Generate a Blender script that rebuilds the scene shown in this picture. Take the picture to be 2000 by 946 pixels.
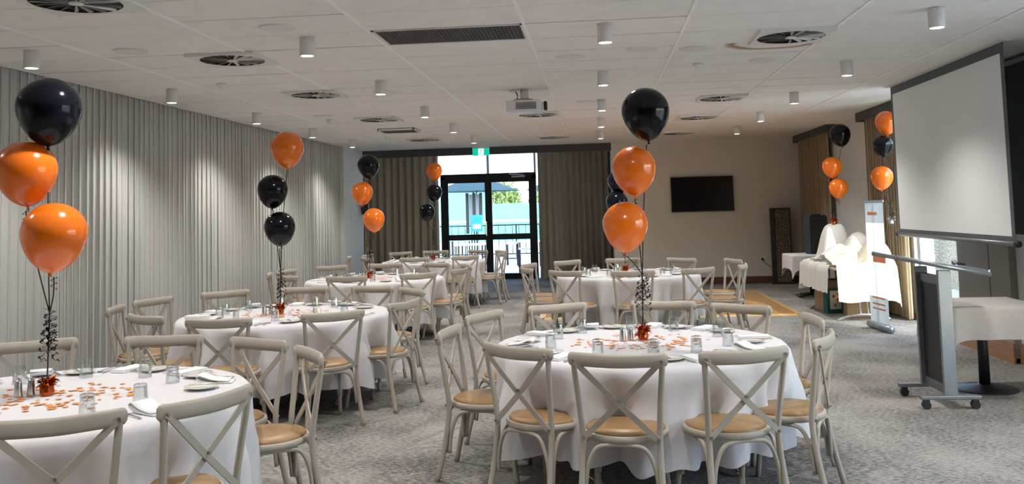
import bpy, bmesh, math, random
from mathutils import Vector, Matrix
random.seed(7)
PI = math.pi
sc = bpy.context.scene
for o in list(bpy.data.objects): bpy.data.objects.remove(o)
C = sc.collection

# ------------------------------------------------------------------ camera
# photograph frame 2000 x 946, focal length 1755 px, cropped from a taller picture (vertical shift)
F_PX, PP_Y = 1755.0, 282.5
yaw, pitch, roll = 0.0927414, -0.0730435, 0.0278681
cam = bpy.data.cameras.new('camera'); camo = bpy.data.objects.new('camera', cam); C.objects.link(camo)
cyw, syw, cp, sp = math.cos(yaw), math.sin(yaw), math.cos(pitch), math.sin(pitch)
fwd = Vector((-syw * cp, cyw * cp, -sp)); rgt = Vector((cyw, syw, 0)); dwn = fwd.cross(rgt)
r2 = math.cos(roll) * rgt + math.sin(roll) * dwn
d2 = -math.sin(roll) * rgt + math.cos(roll) * dwn
m = Matrix.Identity(4)
for i in range(3):
    m[i][0] = r2[i]; m[i][1] = -d2[i]; m[i][2] = -fwd[i]
m[2][3] = 1.65
camo.matrix_world = m
cam.sensor_fit = 'HORIZONTAL'; cam.sensor_width = 36.0
cam.lens = F_PX / 2000.0 * 36.0
cam.shift_y = (PP_Y - 473.0) / 2000.0
cam.clip_end = 300
sc.camera = camo

# ------------------------------------------------------------------ world, sun, exposure
SUN_DIR = Vector((-0.8, 1.35, -1.1)).normalized()
w = bpy.data.worlds.new('sky'); sc.world = w; w.use_nodes = True
nt = w.node_tree; nt.nodes.clear()
wo = nt.nodes.new('ShaderNodeOutputWorld'); bg = nt.nodes.new('ShaderNodeBackground'); sky = nt.nodes.new('ShaderNodeTexSky')
sky.sky_type = 'NISHITA'; sky.sun_disc = False
sky.sun_elevation = math.asin(-SUN_DIR.z); sky.sun_rotation = math.atan2(-SUN_DIR.x, -SUN_DIR.y)
sky.air_density = 1.0; sky.dust_density = 1.5
bg.inputs['Strength'].default_value = 0.9
nt.links.new(sky.outputs[0], bg.inputs[0]); nt.links.new(bg.outputs[0], wo.inputs[0])
sun = bpy.data.lights.new('sun', 'SUN'); sun.energy = 3.0; sun.angle = 0.01; sun.color = (1.0, 0.95, 0.86)
suno = bpy.data.objects.new('sun', sun); C.objects.link(suno)
suno.rotation_euler = SUN_DIR.to_track_quat('-Z', 'Y').to_euler(); suno.location = (30, -40, 40)
sc.view_settings.view_transform = 'Standard'; sc.view_settings.look = 'None'
sc.view_settings.gamma = 1.0; sc.view_settings.use_curve_mapping = False
sc.view_settings.exposure = 0.42
DOWNLIGHT_W = 95.0

# ------------------------------------------------------------------ materials
MATS = {}
def mat(name, col, rough=0.6, metal=0.0, var=0.08, scale=12.0, bump=0.0, stretch=(1, 1, 1), spec=0.5, sheen=0.0,
        trans=0.0, emit=None, col2=None, detail=3.0, coat=0.0, contrast=None):
    M = bpy.data.materials.new(name); M.use_nodes = True; t = M.node_tree; N = t.nodes; L = t.links
    b = N['Principled BSDF']; out = N['Material Output']
    tc = N.new('ShaderNodeTexCoord'); mp = N.new('ShaderNodeMapping'); mp.inputs['Scale'].default_value = stretch
    no = N.new('ShaderNodeTexNoise'); no.inputs['Scale'].default_value = scale; no.inputs['Detail'].default_value = detail
    cr = N.new('ShaderNodeValToRGB')
    c2 = col2 if col2 else tuple(max(0, c * (1 - 2 * var)) for c in col)
    lo, hi = contrast if contrast else (0.3, 0.7)
    cr.color_ramp.elements[0].position = lo; cr.color_ramp.elements[1].position = hi
    cr.color_ramp.elements[0].color = (*c2, 1); cr.color_ramp.elements[1].color = (*col, 1)
    L.new(tc.outputs['Object'], mp.inputs[0]); L.new(mp.outputs[0], no.inputs['Vector']); L.new(no.outputs[0], cr.inputs[0])
    L.new(cr.outputs[0], b.inputs['Base Color'])
    b.inputs['Roughness'].default_value = rough; b.inputs['Metallic'].default_value = metal
    b.inputs['Specular IOR Level'].default_value = spec
    if sheen: b.inputs['Sheen Weight'].default_value = sheen
    if coat: b.inputs['Coat Weight'].default_value = coat
    if bump:
        bm_ = N.new('ShaderNodeBump'); bm_.inputs['Strength'].default_value = bump; bm_.inputs['Distance'].default_value = 0.01
        L.new(no.outputs[0], bm_.inputs['Height']); L.new(bm_.outputs[0], b.inputs['Normal'])
    if trans:
        tr = N.new('ShaderNodeBsdfTranslucent'); L.new(cr.outputs[0], tr.inputs[0]); mx = N.new('ShaderNodeMixShader'); mx.inputs[0].default_value = trans
        L.new(b.outputs[0], mx.inputs[1]); L.new(tr.outputs[0], mx.inputs[2]); L.new(mx.outputs[0], out.inputs[0])
    if emit:
        b.inputs['Emission Color'].default_value = (*emit[0], 1); b.inputs['Emission Strength'].default_value = emit[1]
    MATS[name] = M
    return M
def glass_sheet(name, tint=(0.93, 0.97, 0.97), refl=0.07):
    M = bpy.data.materials.new(name); M.use_nodes = True; t = M.node_tree; N = t.nodes; N.clear()
    o = N.new('ShaderNodeOutputMaterial'); a = N.new('ShaderNodeBsdfTransparent'); g = N.new('ShaderNodeBsdfGlossy')
    g.inputs['Roughness'].default_value = 0.02; a.inputs[0].default_value = (*tint, 1); mx = N.new('ShaderNodeMixShader'); mx.inputs[0].default_value = refl
    t.links.new(a.outputs[0], mx.inputs[1]); t.links.new(g.outputs[0], mx.inputs[2]); t.links.new(mx.outputs[0], o.inputs[0])
    MATS[name] = M; return M

mat('wall_paint', (0.72, 0.69, 0.63), 0.85, var=0.02, scale=3)
mat('cool_wall', (0.66, 0.68, 0.67), 0.85, var=0.02, scale=3)
mat('plaster', (0.84, 0.83, 0.80), 0.9, var=0.03, scale=2)
mat('tile', (0.84, 0.825, 0.80), 0.9, var=0.035, scale=5, bump=0.05, detail=8)
mat('tee', (0.9, 0.9, 0.89), 0.45, var=0.02)
mat('charcoal', (0.055, 0.057, 0.062), 0.6, var=0.05)
mat('grey_panel', (0.30, 0.28, 0.255), 0.85, var=0.04, scale=40)
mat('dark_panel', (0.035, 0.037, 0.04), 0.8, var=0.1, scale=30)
mat('skirting_wood', (0.16, 0.06, 0.03), 0.4, var=0.2, scale=6, stretch=(1, 1, 14), coat=0.2)
mat('skirting_light', (0.38, 0.19, 0.09), 0.45, var=0.2, scale=6, stretch=(1, 1, 14))
mat('dance_wood', (0.56, 0.31, 0.13), 0.28, var=0.16, scale=5, stretch=(2, 14, 1), coat=0.25)
mat('brass_trim', (0.62, 0.40, 0.15), 0.55, 0.2, var=0.05)
mat('sheer', (0.63, 0.63, 0.605), 0.8, var=0.03, scale=300, stretch=(1, 1, 6), trans=0.12, sheen=0.2)
mat('taupe_drape', (0.50, 0.44, 0.35), 0.85, var=0.06, scale=200, stretch=(1, 1, 5), sheen=0.15)
mat('beige_drape', (0.50, 0.40, 0.27), 0.85, var=0.06, scale=200, stretch=(1, 1, 5), trans=0.18)
mat('black_alu', (0.012, 0.014, 0.018), 0.35, 0.3, var=0.1)
mat('white_alu', (0.62, 0.64, 0.65), 0.4, 0.2, var=0.03)
mat('steel', (0.62, 0.62, 0.63), 0.22, 1.0, var=0.05)
mat('chrome', (0.75, 0.76, 0.78), 0.1, 1.0, var=0.03)
mat('grey_metal', (0.24, 0.25, 0.265), 0.42, 0.7, var=0.05)
mat('light_metal', (0.27, 0.30, 0.34), 0.35, 0.6, var=0.05)
mat('white_wood', (0.42, 0.38, 0.325), 0.5, var=0.1, scale=7, stretch=(2, 2, 2), bump=0.03, col2=(0.385, 0.345, 0.295), detail=8)
mat('tan_vinyl', (0.36, 0.215, 0.095), 0.42, var=0.1, scale=14, bump=0.03)
mat('bolt_metal', (0.33, 0.31, 0.28), 0.35, 0.8)
mat('cloth', (0.66, 0.65, 0.68), 0.8, var=0.02, scale=25, bump=0.03, sheen=0.15)
mat('napkin', (0.86, 0.86, 0.88), 0.85, var=0.02, scale=40, bump=0.05)
mat('grey_cloth', (0.47, 0.44, 0.43), 0.85, var=0.03, scale=30)
mat('cream_cloth', (0.80, 0.76, 0.62), 0.85, var=0.03, scale=30, trans=0.2)
mat('thin_cloth', (0.82, 0.82, 0.79), 0.85, var=0.03, scale=30, trans=0.25)
mat('china', (0.80, 0.775, 0.72), 0.15, var=0.02, coat=0.4)
mat('confetti', (1.0, 0.38, 0.09), 0.45, var=0.15, scale=30)
mat('balloon_black', (0.004, 0.005, 0.009), 0.12, var=0.1, spec=0.28)
mat('balloon_orange', (0.93, 0.20, 0.008), 0.2, var=0.04, coat=0.5, trans=0.12)
mat('ribbon', (0.008, 0.008, 0.01), 0.3)
mat('foil_copper', (0.62, 0.13, 0.03), 0.22, 0.9, var=0.25, scale=60)
mat('foil_silver', (0.72, 0.72, 0.70), 0.2, 0.9, var=0.25, scale=60)
mat('lamp_white', (0.72, 0.71, 0.69), 0.5, var=0.02)
mat('lamp_glow', (1, 1, 1), 0.5, emit=((1.0, 0.96, 0.9), 14.0))
mat('dark_void', (0.03, 0.03, 0.03), 0.9)
mat('grille_grey', (0.17, 0.165, 0.155), 0.7)
mat('screen_fabric', (0.80, 0.83, 0.84), 0.9, var=0.012, scale=2)
mat('screen_border', (0.10, 0.115, 0.125), 0.7)
mat('tv_glass', (0.004, 0.004, 0.006), 0.25, spec=0.12)
mat('black_plastic', (0.012, 0.013, 0.016), 0.45, var=0.1)
mat('navy_plastic', (0.016, 0.024, 0.036), 0.5, var=0.15)
mat('speckle', (0.30, 0.25, 0.18), 0.8, var=0.4, scale=55, col2=(0.015, 0.013, 0.012), contrast=(0.46, 0.6), detail=1)
mat('cardboard', (0.36, 0.23, 0.13), 0.85, var=0.07, scale=8)
mat('cardboard_pale', (0.62, 0.55, 0.42), 0.85, var=0.05, scale=8)
mat('white_plastic', (0.72, 0.73, 0.73), 0.45, var=0.02)
mat('orange_plastic', (0.90, 0.20, 0.04), 0.4)
mat('exit_green', (0.0, 0.36, 0.22), 0.4, emit=((0.0, 0.55, 0.34), 0.7))
mat('exit_white', (0.9, 0.95, 0.92), 0.4, emit=((0.9, 1, 0.95), 0.8))
mat('banner_white', (0.82, 0.83, 0.81), 0.6, var=0.03, trans=0.6)
mat('banner_slate', (0.40, 0.44, 0.45), 0.6, var=0.05, trans=0.5)
mat('banner_orange', (0.80, 0.36, 0.18), 0.6, trans=0.4)
mat('green_bag', (0.02, 0.11, 0.10), 0.7); mat('red_print', (0.62, 0.07, 0.05), 0.6); mat('pale_print', (0.66, 0.72, 0.62), 0.6)
mat('paving', (0.72, 0.72, 0.70), 0.9, var=0.05, scale=2)
mat('teal_wall', (0.12, 0.46, 0.53), 0.8, var=0.05, scale=1.5)
mat('pale_blue', (0.45, 0.66, 0.74), 0.8, var=0.04)
mat('white_build', (0.85, 0.86, 0.86), 0.8, var=0.02)
mat('umbrella_cloth', (0.03, 0.075, 0.095), 0.8, var=0.1)
mat('leaf', (0.20, 0.30, 0.08), 0.7, var=0.3, scale=6); mat('bark', (0.16, 0.11, 0.07), 0.9)
mat('blue_sign', (0.02, 0.28, 0.55), 0.4)
mat('stone', (0.52, 0.48, 0.40), 0.9, var=0.4, scale=34, col2=(0.12, 0.10, 0.08), contrast=(0.4, 0.6), detail=2)
glass_sheet('pane_glass')
def tumbler_glass():
    M = bpy.data.materials.new('tumbler_glass'); M.use_nodes = True; t = M.node_tree; N = t.nodes; N.clear()
    o = N.new('ShaderNodeOutputMaterial'); a = N.new('ShaderNodeBsdfTransparent'); g = N.new('ShaderNodeBsdfGlossy'); lw = N.new('ShaderNodeLayerWeight'); lw.inputs['Blend'].default_value = 0.42; mu = N.new('ShaderNodeMath'); mu.operation = 'MULTIPLY_ADD'; mu.inputs[1].default_value = 0.8; mu.inputs[2].default_value = 0.05
    g.inputs['Roughness'].default_value = 0.03; a.inputs[0].default_value = (0.94, 0.96, 0.96, 1); mx = N.new('ShaderNodeMixShader')
    t.links.new(lw.outputs['Facing'], mu.inputs[0]); t.links.new(mu.outputs[0], mx.inputs[0]); t.links.new(a.outputs[0], mx.inputs[1]); t.links.new(g.outputs[0], mx.inputs[2]); t.links.new(mx.outputs[0], o.inputs[0]); MATS['tumbler_glass'] = M
tumbler_glass()
def carpet_mat():
    M = bpy.data.materials.new('carpet'); M.use_nodes = True; t = M.node_tree; N = t.nodes; L = t.links; b = N['Principled BSDF']
    tc = N.new('ShaderNodeTexCoord'); mp = N.new('ShaderNodeMapping'); mp.inputs['Scale'].default_value = (1.0, 2.4, 1); mp.inputs['Rotation'].default_value = (0, 0, 0.5)
    n1 = N.new('ShaderNodeTexNoise'); n1.inputs['Scale'].default_value = 26; n1.inputs['Detail'].default_value = 6; n1.inputs['Roughness'].default_value = 0.75
    n2 = N.new('ShaderNodeTexNoise'); n2.inputs['Scale'].default_value = 1.2; n2.inputs['Detail'].default_value = 2
    n3 = N.new('ShaderNodeTexNoise'); n3.inputs['Scale'].default_value = 110; n3.inputs['Detail'].default_value = 3
    cr = N.new('ShaderNodeValToRGB'); e = cr.color_ramp.elements
    e[0].position = 0.34; e[0].color = (0.045, 0.044, 0.046, 1); e[1].position = 0.58; e[1].color = (0.36, 0.345, 0.325, 1)
    k = e.new(0.44); k.color = (0.165, 0.16, 0.156, 1)
    ad = N.new('ShaderNodeMath'); ad.operation = 'ADD'; m2 = N.new('ShaderNodeMath'); m2.operation = 'MULTIPLY_ADD'; m2.inputs[1].default_value = 0.35; m2.inputs[2].default_value = -0.175
    m3 = N.new('ShaderNodeMath'); m3.operation = 'MULTIPLY_ADD'; m3.inputs[1].default_value = 0.3; m3.inputs[2].default_value = -0.15
    ad2 = N.new('ShaderNodeMath'); ad2.operation = 'ADD'
    L.new(tc.outputs['Object'], mp.inputs[0])
    for n in (n1, n3): L.new(mp.outputs[0], n.inputs['Vector'])
    L.new(tc.outputs['Object'], n2.inputs['Vector'])
    L.new(n2.outputs[0], m2.inputs[0]); L.new(n3.outputs[0], m3.inputs[0]); L.new(n1.outputs[0], ad.inputs[0]); L.new(m2.outputs[0], ad.inputs[1])
    L.new(ad.outputs[0], ad2.inputs[0]); L.new(m3.outputs[0], ad2.inputs[1]); L.new(ad2.outputs[0], cr.inputs[0]); L.new(cr.outputs[0], b.inputs['Base Color'])
    b.inputs['Roughness'].default_value = 0.95; b.inputs['Specular IOR Level'].default_value = 0.15
    bp = N.new('ShaderNodeBump'); bp.inputs['Strength'].default_value = 0.4; bp.inputs['Distance'].default_value = 0.01
    L.new(n1.outputs[0], bp.inputs['Height']); L.new(bp.outputs[0], b.inputs['Normal']); MATS['carpet'] = M
carpet_mat()
def stained_tile():
    # a water stain: brown ring left on one ceiling tile
    M = MATS['tile'].copy(); M.name = 'tile_stained'; t = M.node_tree; N = t.nodes; L = t.links; b = N['Principled BSDF']
    tc = N.new('ShaderNodeTexCoord'); mp = N.new('ShaderNodeMapping'); mp.inputs['Location'].default_value = (-0.26, 0.30, 0); mp.inputs['Scale'].default_value = (1.0, 1.25, 0)
    ln = N.new('ShaderNodeVectorMath'); ln.operation = 'LENGTH'; no = N.new('ShaderNodeTexNoise'); no.inputs['Scale'].default_value = 5
    ad = N.new('ShaderNodeMath'); ad.operation = 'MULTIPLY_ADD'; ad.inputs[1].default_value = 0.10
    cr = N.new('ShaderNodeValToRGB'); e = cr.color_ramp.elements
    e[0].position = 0.36; e[0].color = (0, 0, 0, 1); e[1].position = 0.50; e[1].color = (0, 0, 0, 1)
    k = e.new(0.42); k.color = (1, 1, 1, 1); k = e.new(0.46); k.color = (.8, .8, .8, 1)
    mx = N.new('ShaderNodeMixRGB'); mx.inputs[2].default_value = (0.36, 0.22, 0.10, 1)
    src = b.inputs['Base Color'].links[0].from_socket
    L.new(tc.outputs['Object'], mp.inputs[0]); L.new(mp.outputs[0], ln.inputs[0]); L.new(tc.outputs['Object'], no.inputs['Vector'])
    L.new(no.outputs[0], ad.inputs[0]); L.new(ln.outputs['Value'], ad.inputs[2]); L.new(ad.outputs[0], cr.inputs[0])
    L.new(cr.outputs[0], mx.inputs[0]); L.new(src, mx.inputs[1]); L.new(mx.outputs[0], b.inputs['Base Color']); MATS['tile_stained'] = M
stained_tile()

# ------------------------------------------------------------------ mesh helpers
def mesh(name, bm, m, smooth=False):
    bmesh.ops.recalc_face_normals(bm, faces=bm.faces)
    me = bpy.data.meshes.new(name); bm.to_mesh(me); bm.free()
    if isinstance(m, str): m = MATS[m]
    me.materials.append(m)
    if smooth:
        for p in me.polygons: p.use_smooth = True
    return me
def link(name, me, parent=None, loc=None, rot=None):
    o = bpy.data.objects.new(name, me); C.objects.link(o)
    if parent: o.parent = parent
    if loc is not None: o.location = loc
    if rot is not None: o.rotation_euler = rot
    return o
def part(name, bm, m, parent=None, smooth=False, loc=None, rot=None): return link(name, mesh(name, bm, m, smooth), parent, loc, rot)
def tag(o, label, cat, group=None):
    o['label'] = label; o['category'] = cat
    if group: o['group'] = group
    return o
def thing(name, label, cat, loc=(0, 0, 0), rz=0.0, group=None):
    o = bpy.data.objects.new(name, None); C.objects.link(o); o.empty_display_size = 0.05
    o.location = loc; o.rotation_euler = (0, 0, rz); return tag(o, label, cat, group)
def struct(name, bm, m, parent=None, smooth=False):
    o = part(name, bm, m, parent, smooth); o['kind'] = 'structure'; return o
def B(): return bmesh.new()
def box(bm, x0, x1, y0, y1, z0, z1, bev=0.0):
    vs = [bm.verts.new((x, y, z)) for x in (x0, x1) for y in (y0, y1) for z in (z0, z1)]
    fs = [bm.faces.new([vs[i] for i in q]) for q in ((0, 1, 3, 2), (4, 6, 7, 5), (0, 4, 5, 1), (2, 3, 7, 6), (0, 2, 6, 4), (1, 5, 7, 3))]
    if bev: bmesh.ops.bevel(bm, geom=list({e for f in fs for e in f.edges}), offset=bev, segments=2, affect='EDGES', profile=0.5)
    return bm
def bx(*a, bev=0.0): return box(B(), *a, bev=bev)
def lathe(bm, prof, n=24, cx=0, cy=0, cz=0, close=False):
    rings = []
    for r, z in prof:
        if r < 1e-6: rings.append([bm.verts.new((cx, cy, cz + z))])
        else: rings.append([bm.verts.new((cx + r * math.cos(2 * PI * k / n), cy + r * math.sin(2 * PI * k / n), cz + z)) for k in range(n)])
    for a, b in zip(rings[:-1], rings[1:]):
        for k in range(n):
            k2 = (k + 1) % n
            if len(a) == 1 and len(b) == 1: continue
            if len(a) == 1: bm.faces.new((a[0], b[k], b[k2]))
            elif len(b) == 1: bm.faces.new((a[k], b[0], a[k2]))
            else: bm.faces.new((a[k], b[k], b[k2], a[k2]))
    return bm
def catmull(P, sub):
    P = [Vector(p) for p in P]; out = []
    for i in range(len(P) - 1):
        p0 = P[max(i - 1, 0)]; p1 = P[i]; p2 = P[i + 1]; p3 = P[min(i + 2, len(P) - 1)]
        for s in range(sub):
            t = s / sub
            out.append(0.5 * ((2 * p1) + (p2 - p0) * t + (2 * p0 - 5 * p1 + 4 * p2 - p3) * t * t + (3 * p1 - p0 - 3 * p2 + p3) * t ** 3))
    out.append(P[-1]); return out
def sweep(bm, path, sec, up=Vector((0, 0, 1)), scale=None):
    # sec: list of (u, v) section points; swept along the path with a fixed reference up
    rings = []; n = len(path)
    for i, p in enumerate(path):
        p = Vector(p); t = (Vector(path[min(i + 1, n - 1)]) - Vector(path[max(i - 1, 0)])).normalized()
        u = up - t * up.dot(t)
        if u.length < 1e-4: u = Vector((1, 0, 0)) - t * t.x
        u.normalize(); v = t.cross(u); s = scale[i] if scale else 1.0
        rings.append([bm.verts.new(p + (a * v + b * u) * s) for a, b in sec])
    k = len(sec)
    for a, b in zip(rings[:-1], rings[1:]):
        for j in range(k): bm.faces.new((a[j], a[(j + 1) % k], b[(j + 1) % k], b[j]))
    bm.faces.new(rings[0][::-1]); bm.faces.new(rings[-1]); return bm
def circ(r, n=8): return [(r * math.cos(2 * PI * k / n), r * math.sin(2 * PI * k / n)) for k in range(n)]
def rect(w_, h_): return [(-w_ / 2, -h_ / 2), (w_ / 2, -h_ / 2), (w_ / 2, h_ / 2), (-w_ / 2, h_ / 2)]
def tube(bm, P, r, sub=4, n=8, up=Vector((0, 0, 1)), taper=None):
    path = catmull(P, sub) if sub > 1 else [Vector(p) for p in P]
    sca = None
    if taper: sca = [1 + (taper - 1) * i / (len(path) - 1) for i in range(len(path))]
    return sweep(bm, path, circ(r, n), up, sca)
def text_obj(s, size, m, parent, M4, name='lettering', depth=0.002):
    cu = bpy.data.curves.new(name, 'FONT'); cu.body = s; cu.size = size; cu.align_x = 'CENTER'; cu.align_y = 'CENTER'; cu.extrude = depth
    o = bpy.data.objects.new(name, cu); C.objects.link(o)
    dg = bpy.context.evaluated_depsgraph_get(); me = bpy.data.meshes.new_from_object(o.evaluated_get(dg)); bpy.data.objects.remove(o)
    me.materials.clear(); me.materials.append(MATS[m]); q = link(name, me, parent); q.matrix_local = M4; return q

# ------------------------------------------------------------------ room shell
ZC = 3.025                                             # ceiling height
XL, XR, YT, YA, YF = -5.15, 4.3, 19.2, 21.7, -4.0      # curtain line, right wall, television wall, door wall, wall behind the camera
struct('floor', bx(-5.6, 4.6, YF, YA + 0.25, -0.1, 0.0), 'carpet')
struct('wall_left', bx(-5.55, -5.42, YF, 17.7, 0, 3.2), 'wall_paint')
struct('wall_left', bx(-6.4, -5.07, 17.7, YT, 0, 3.2), 'cool_wall')
struct('wall_front', bx(-5.6, 4.6, YF - 0.15, YF, 0, 3.2), 'grey_panel')
struct('wall_back', bx(0.33, 4.6, YT, YA, 0, 3.2), 'wall_paint')
struct('wall_back', bx(-6.4, -6.25, YT, YA, 0, 3.2), 'wall_paint')
bm = B()
box(bm, -6.4, -3.92, YA, YA + 0.2, 0, 3.3); box(bm, -1.28, 0.4, YA, YA + 0.2, 0, 3.3); box(bm, -3.92, -1.28, YA, YA + 0.2, 3.16, 3.3)
struct('wall_back', bm, 'wall_paint')
# right wall with a floor-length window near the banner and windows nearer than the frame
bm = B()
for a, b in ((YF, 2.6), (6.5, 10.2), (12.85, YT)): box(bm, XR, XR + 0.16, a, b, 0, 3.2)
box(bm, XR, XR + 0.16, 10.2, 12.85, 2.86, 3.2); box(bm, XR, XR + 0.16, 10.2, 12.85, 0, 0.08)
box(bm, XR, XR + 0.16, 2.6, 6.5, 2.7, 3.2); box(bm, XR, XR + 0.16, 2.6, 6.5, 0, 0.6)
struct('wall_right', bm, 'cool_wall')
wn = struct('window_1', bx(XR + 0.06, XR + 0.10, 10.2, 10.26, 0.08, 2.86), 'white_alu')
bm = B()
for y in (11.5, 12.79): box(bm, XR + 0.06, XR + 0.10, y, y + 0.06, 0.08, 2.86)
for z in (0.08, 2.80): box(bm, XR + 0.06, XR + 0.10, 10.26, 12.79, z, z + 0.06)
part('window_frame', bm, 'white_alu', wn)
part('pane', bx(XR + 0.075, XR + 0.08, 10.26, 11.5, 0.14, 2.8), 'pane_glass', wn); part('pane', bx(XR + 0.075, XR + 0.08, 11.56, 12.79, 0.14, 2.8), 'pane_glass', wn)
wn = struct('window_2', bx(XR + 0.06, XR + 0.10, 2.6, 6.5, 0.6, 0.66), 'white_alu'); bm = B()
for y in (2.6, 4.52, 6.44): box(bm, XR + 0.06, XR + 0.10, y, y + 0.06, 0.66, 2.64)
box(bm, XR + 0.06, XR + 0.10, 2.6, 6.5, 2.64, 2.7); part('window_frame', bm, 'white_alu', wn)
for a in (2.66, 4.58): part('pane', bx(XR + 0.075, XR + 0.08, a, a + 1.86, 0.66, 2.64), 'pane_glass', wn)
# near part of the right wall: grey partition leaves, dark upper band
for i, (a, b) in enumerate(((9.9, 10.72), (9.42, 9.88))):
    tag(part('partition_leaf', bx(4.05, 4.12, a, b, 0.05, 2.86, bev=0.004), 'grey_panel'), 'grey acoustic partition leaf behind the lectern, ' + ('next to the bright window' if i == 0 else 'narrower and nearer the camera'), 'partition')
struct('wall_right', bx(4.12, XR, 7.4, 10.2, 0, 3.0), 'cool_wall')
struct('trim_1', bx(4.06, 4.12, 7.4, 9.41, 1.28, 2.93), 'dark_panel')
struct('baseboard_right', bx(4.09, 4.12, 7.4, 9.4, 0, 0.2), 'skirting_light')
struct('baseboard_right', bx(4.03, 4.05, 9.4, 10.75, 0, 0.2), 'skirting_light')
struct('baseboard_right', bx(XR - 0.025, XR, 12.9, YT, 0, 0.14), 'skirting_wood')
struct('baseboard_back', bx(0.33, XR, YT - 0.025, YT, 0, 0.145), 'skirting_wood')

# ceiling: slab, margins, tiles and tees
ce = struct('ceiling', bx(-6.4, 4.6, YF, YA + 0.3, 3.16, 3.3), 'plaster')
bm = B()
box(bm, 3.165, 4.6, YF, YT, ZC, 3.16); box(bm, -5.1, 3.165, 17.66, YT, ZC, 3.16); box(bm, -5.55, 3.165, YF, 3.55, ZC, 3.16)
part('plaster_margin', bm, 'plaster', ce)
part('ceiling_edge', bx(-5.105, -5.085, 3.55, 17.66, ZC - 0.004, 3.16), 'tee', ce)
TX = [-5.085, -4.08, -2.875, -1.67, -0.498, 0.71, 1.925, 3.165]
TYs = [5.957 + 0.5991 * k for k in range(-4, 20)] + [17.66]
tile_me = {}
vent_at = [(-3.09, 7.42), (-3.12, 9.82), (-3.1, 12.7), (-3.18, 16.56), (1.63, 7.49), (1.63, 11.68), (1.60, 14.15), (1.56, 17.1), (-0.81, 12.82), (-0.78, 17.03), (-3.17, 5.21)]
stain_c = (1.5, 8.2)
for i in range(7):
    for j in range(len(TYs) - 1):
        x0, x1, y0, y1 = TX[i], TX[i + 1], TYs[j], TYs[j + 1]
        if i == 3 and abs((y0 + y1) / 2 - 6.86) < 0.2 : continue        # return-air grille fills this bay
        sx, sy = round(x1 - x0 - 0.014, 3), round(y1 - y0 - 0.015, 3)
        st = x0 < stain_c[0] < x1 and y0 < stain_c[1] < y1
        key = (sx, sy, st)
        if key not in tile_me:
            tile_me[key] = mesh('ceiling_tile', bx(-sx / 2, sx / 2, -sy / 2, sy / 2, 0, 0.018, bev=0.002), 'tile_stained' if st else 'tile')
        link('ceiling_tile', tile_me[key], ce, ((x0 + x1) / 2, (y0 + y1) / 2, ZC + random.uniform(-0.001, 0.002)), (random.uniform(-0.004, 0.004), random.uniform(-0.0012, 0.0012), 0))
for x in TX[1:]:
    part('ceiling_tee', bx(x - 0.012, x + 0.012, 3.55, 17.66, ZC - 0.006, ZC + 0.004), 'tee', ce)
part('tile_void', bx(-5.1, 3.165, 3.55, 17.66, ZC + 0.045, ZC + 0.055), 'dark_void', ce)

# ------------------------------------------------------------------ ceiling fittings
cyl = lathe(B(), [(0.0, 0.145), (0.056, 0.145), (0.058, 0.143), (0.058, 0.002), (0.056, 0.0), (0.050, 0.0), (0.049, 0.006), (0.0, 0.006)], 28)
body_me = mesh('housing', cyl, 'lamp_white', True)
glow_me = mesh('lens', lathe(B(), [(0, 0.004), (0.048, 0.004), (0.048, 0.0055), (0, 0.0055)], 24), 'lamp_glow')
rows = [1.96, 4.33, 6.69, 9.06, 11.44, 13.78, 16.1]
cols = [(-4.44, 'beside the sheer curtain'), (-2.19, 'over the left tables'), (0.10, 'over the right tables'), (2.49, 'at the screen side')]
rown = {0: 'out of view, last', 1: 'out of view, next to last', 2: 'nearest in view', 3: 'second', 4: 'third', 5: 'fourth', 6: 'farthest'}
for ci, (x, cn) in enumerate(cols):
    for ri, y in enumerate(rows):
        lab = f'white cylinder downlight, {rown[ri]} of the row {cn}'
        d = thing('ceiling_downlight', lab, 'downlight', (x, y, ZC - 0.145), 0, 'cylinder downlights')
        link('housing', body_me, d); link('lens', glow_me, d)
        li = bpy.data.lights.new('downlight_beam', 'SPOT'); li.energy = DOWNLIGHT_W; li.spot_size = 2.25; li.spot_blend = 0.75; li.color = (1.0, 0.96, 0.905); li.shadow_soft_size = 0.045
        lo = bpy.data.objects.new('downlight_beam', li); C.objects.link(lo); lo.parent = d; lo.location = (0, 0, -0.01)
def vane_diffuser():
    pl = B(); n = 40; ri, zo = 0.27, 0.0
    sq = []; ci_ = []
    for k in range(n):
        a = 2 * PI * k / n; c_, s_ = math.cos(a), math.sin(a); q = 0.297 / max(abs(c_), abs(s_))
        sq.append(pl.verts.new((c_ * q, s_ * q, 0))); ci_.append(pl.verts.new((c_ * ri, s_ * ri, 0.004)))
    up_ = [pl.verts.new((v.co.x, v.co.y, 0.026)) for v in sq]
    for k in range(n):
        pl.faces.new((sq[k], sq[(k + 1) % n], ci_[(k + 1) % n], ci_[k])); pl.faces.new((sq[k], up_[k], up_[(k + 1) % n], sq[(k + 1) % n]))
    bl = B(); a0 = Vector((0.045, 0.01, 0.006)); b0 = Vector((0.268, 0.03, 0.002))
    v = [bl.verts.new(p) for p in ((0.045, -0.004, 0.008), (0.045, 0.006, 0.000), (0.266, 0.016, 0.000), (0.266, -0.010, 0.012))]
    bl.faces.new(v); bmesh.ops.solidify(bl, geom=bl.faces[:], thickness=0.0015)
    return mesh('face_plate', pl, 'lamp_white'), mesh('vane', bl, 'lamp_white'), mesh('throat', lathe(B(), [(0, 0.022), (0.27, 0.022), (0.27, 0.004)], 32), 'dark_void'), mesh('hub', lathe(B(), [(0, -0.004), (0.045, -0.002), (0.05, 0.012), (0, 0.012)], 20), 'lamp_white', True)
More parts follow.
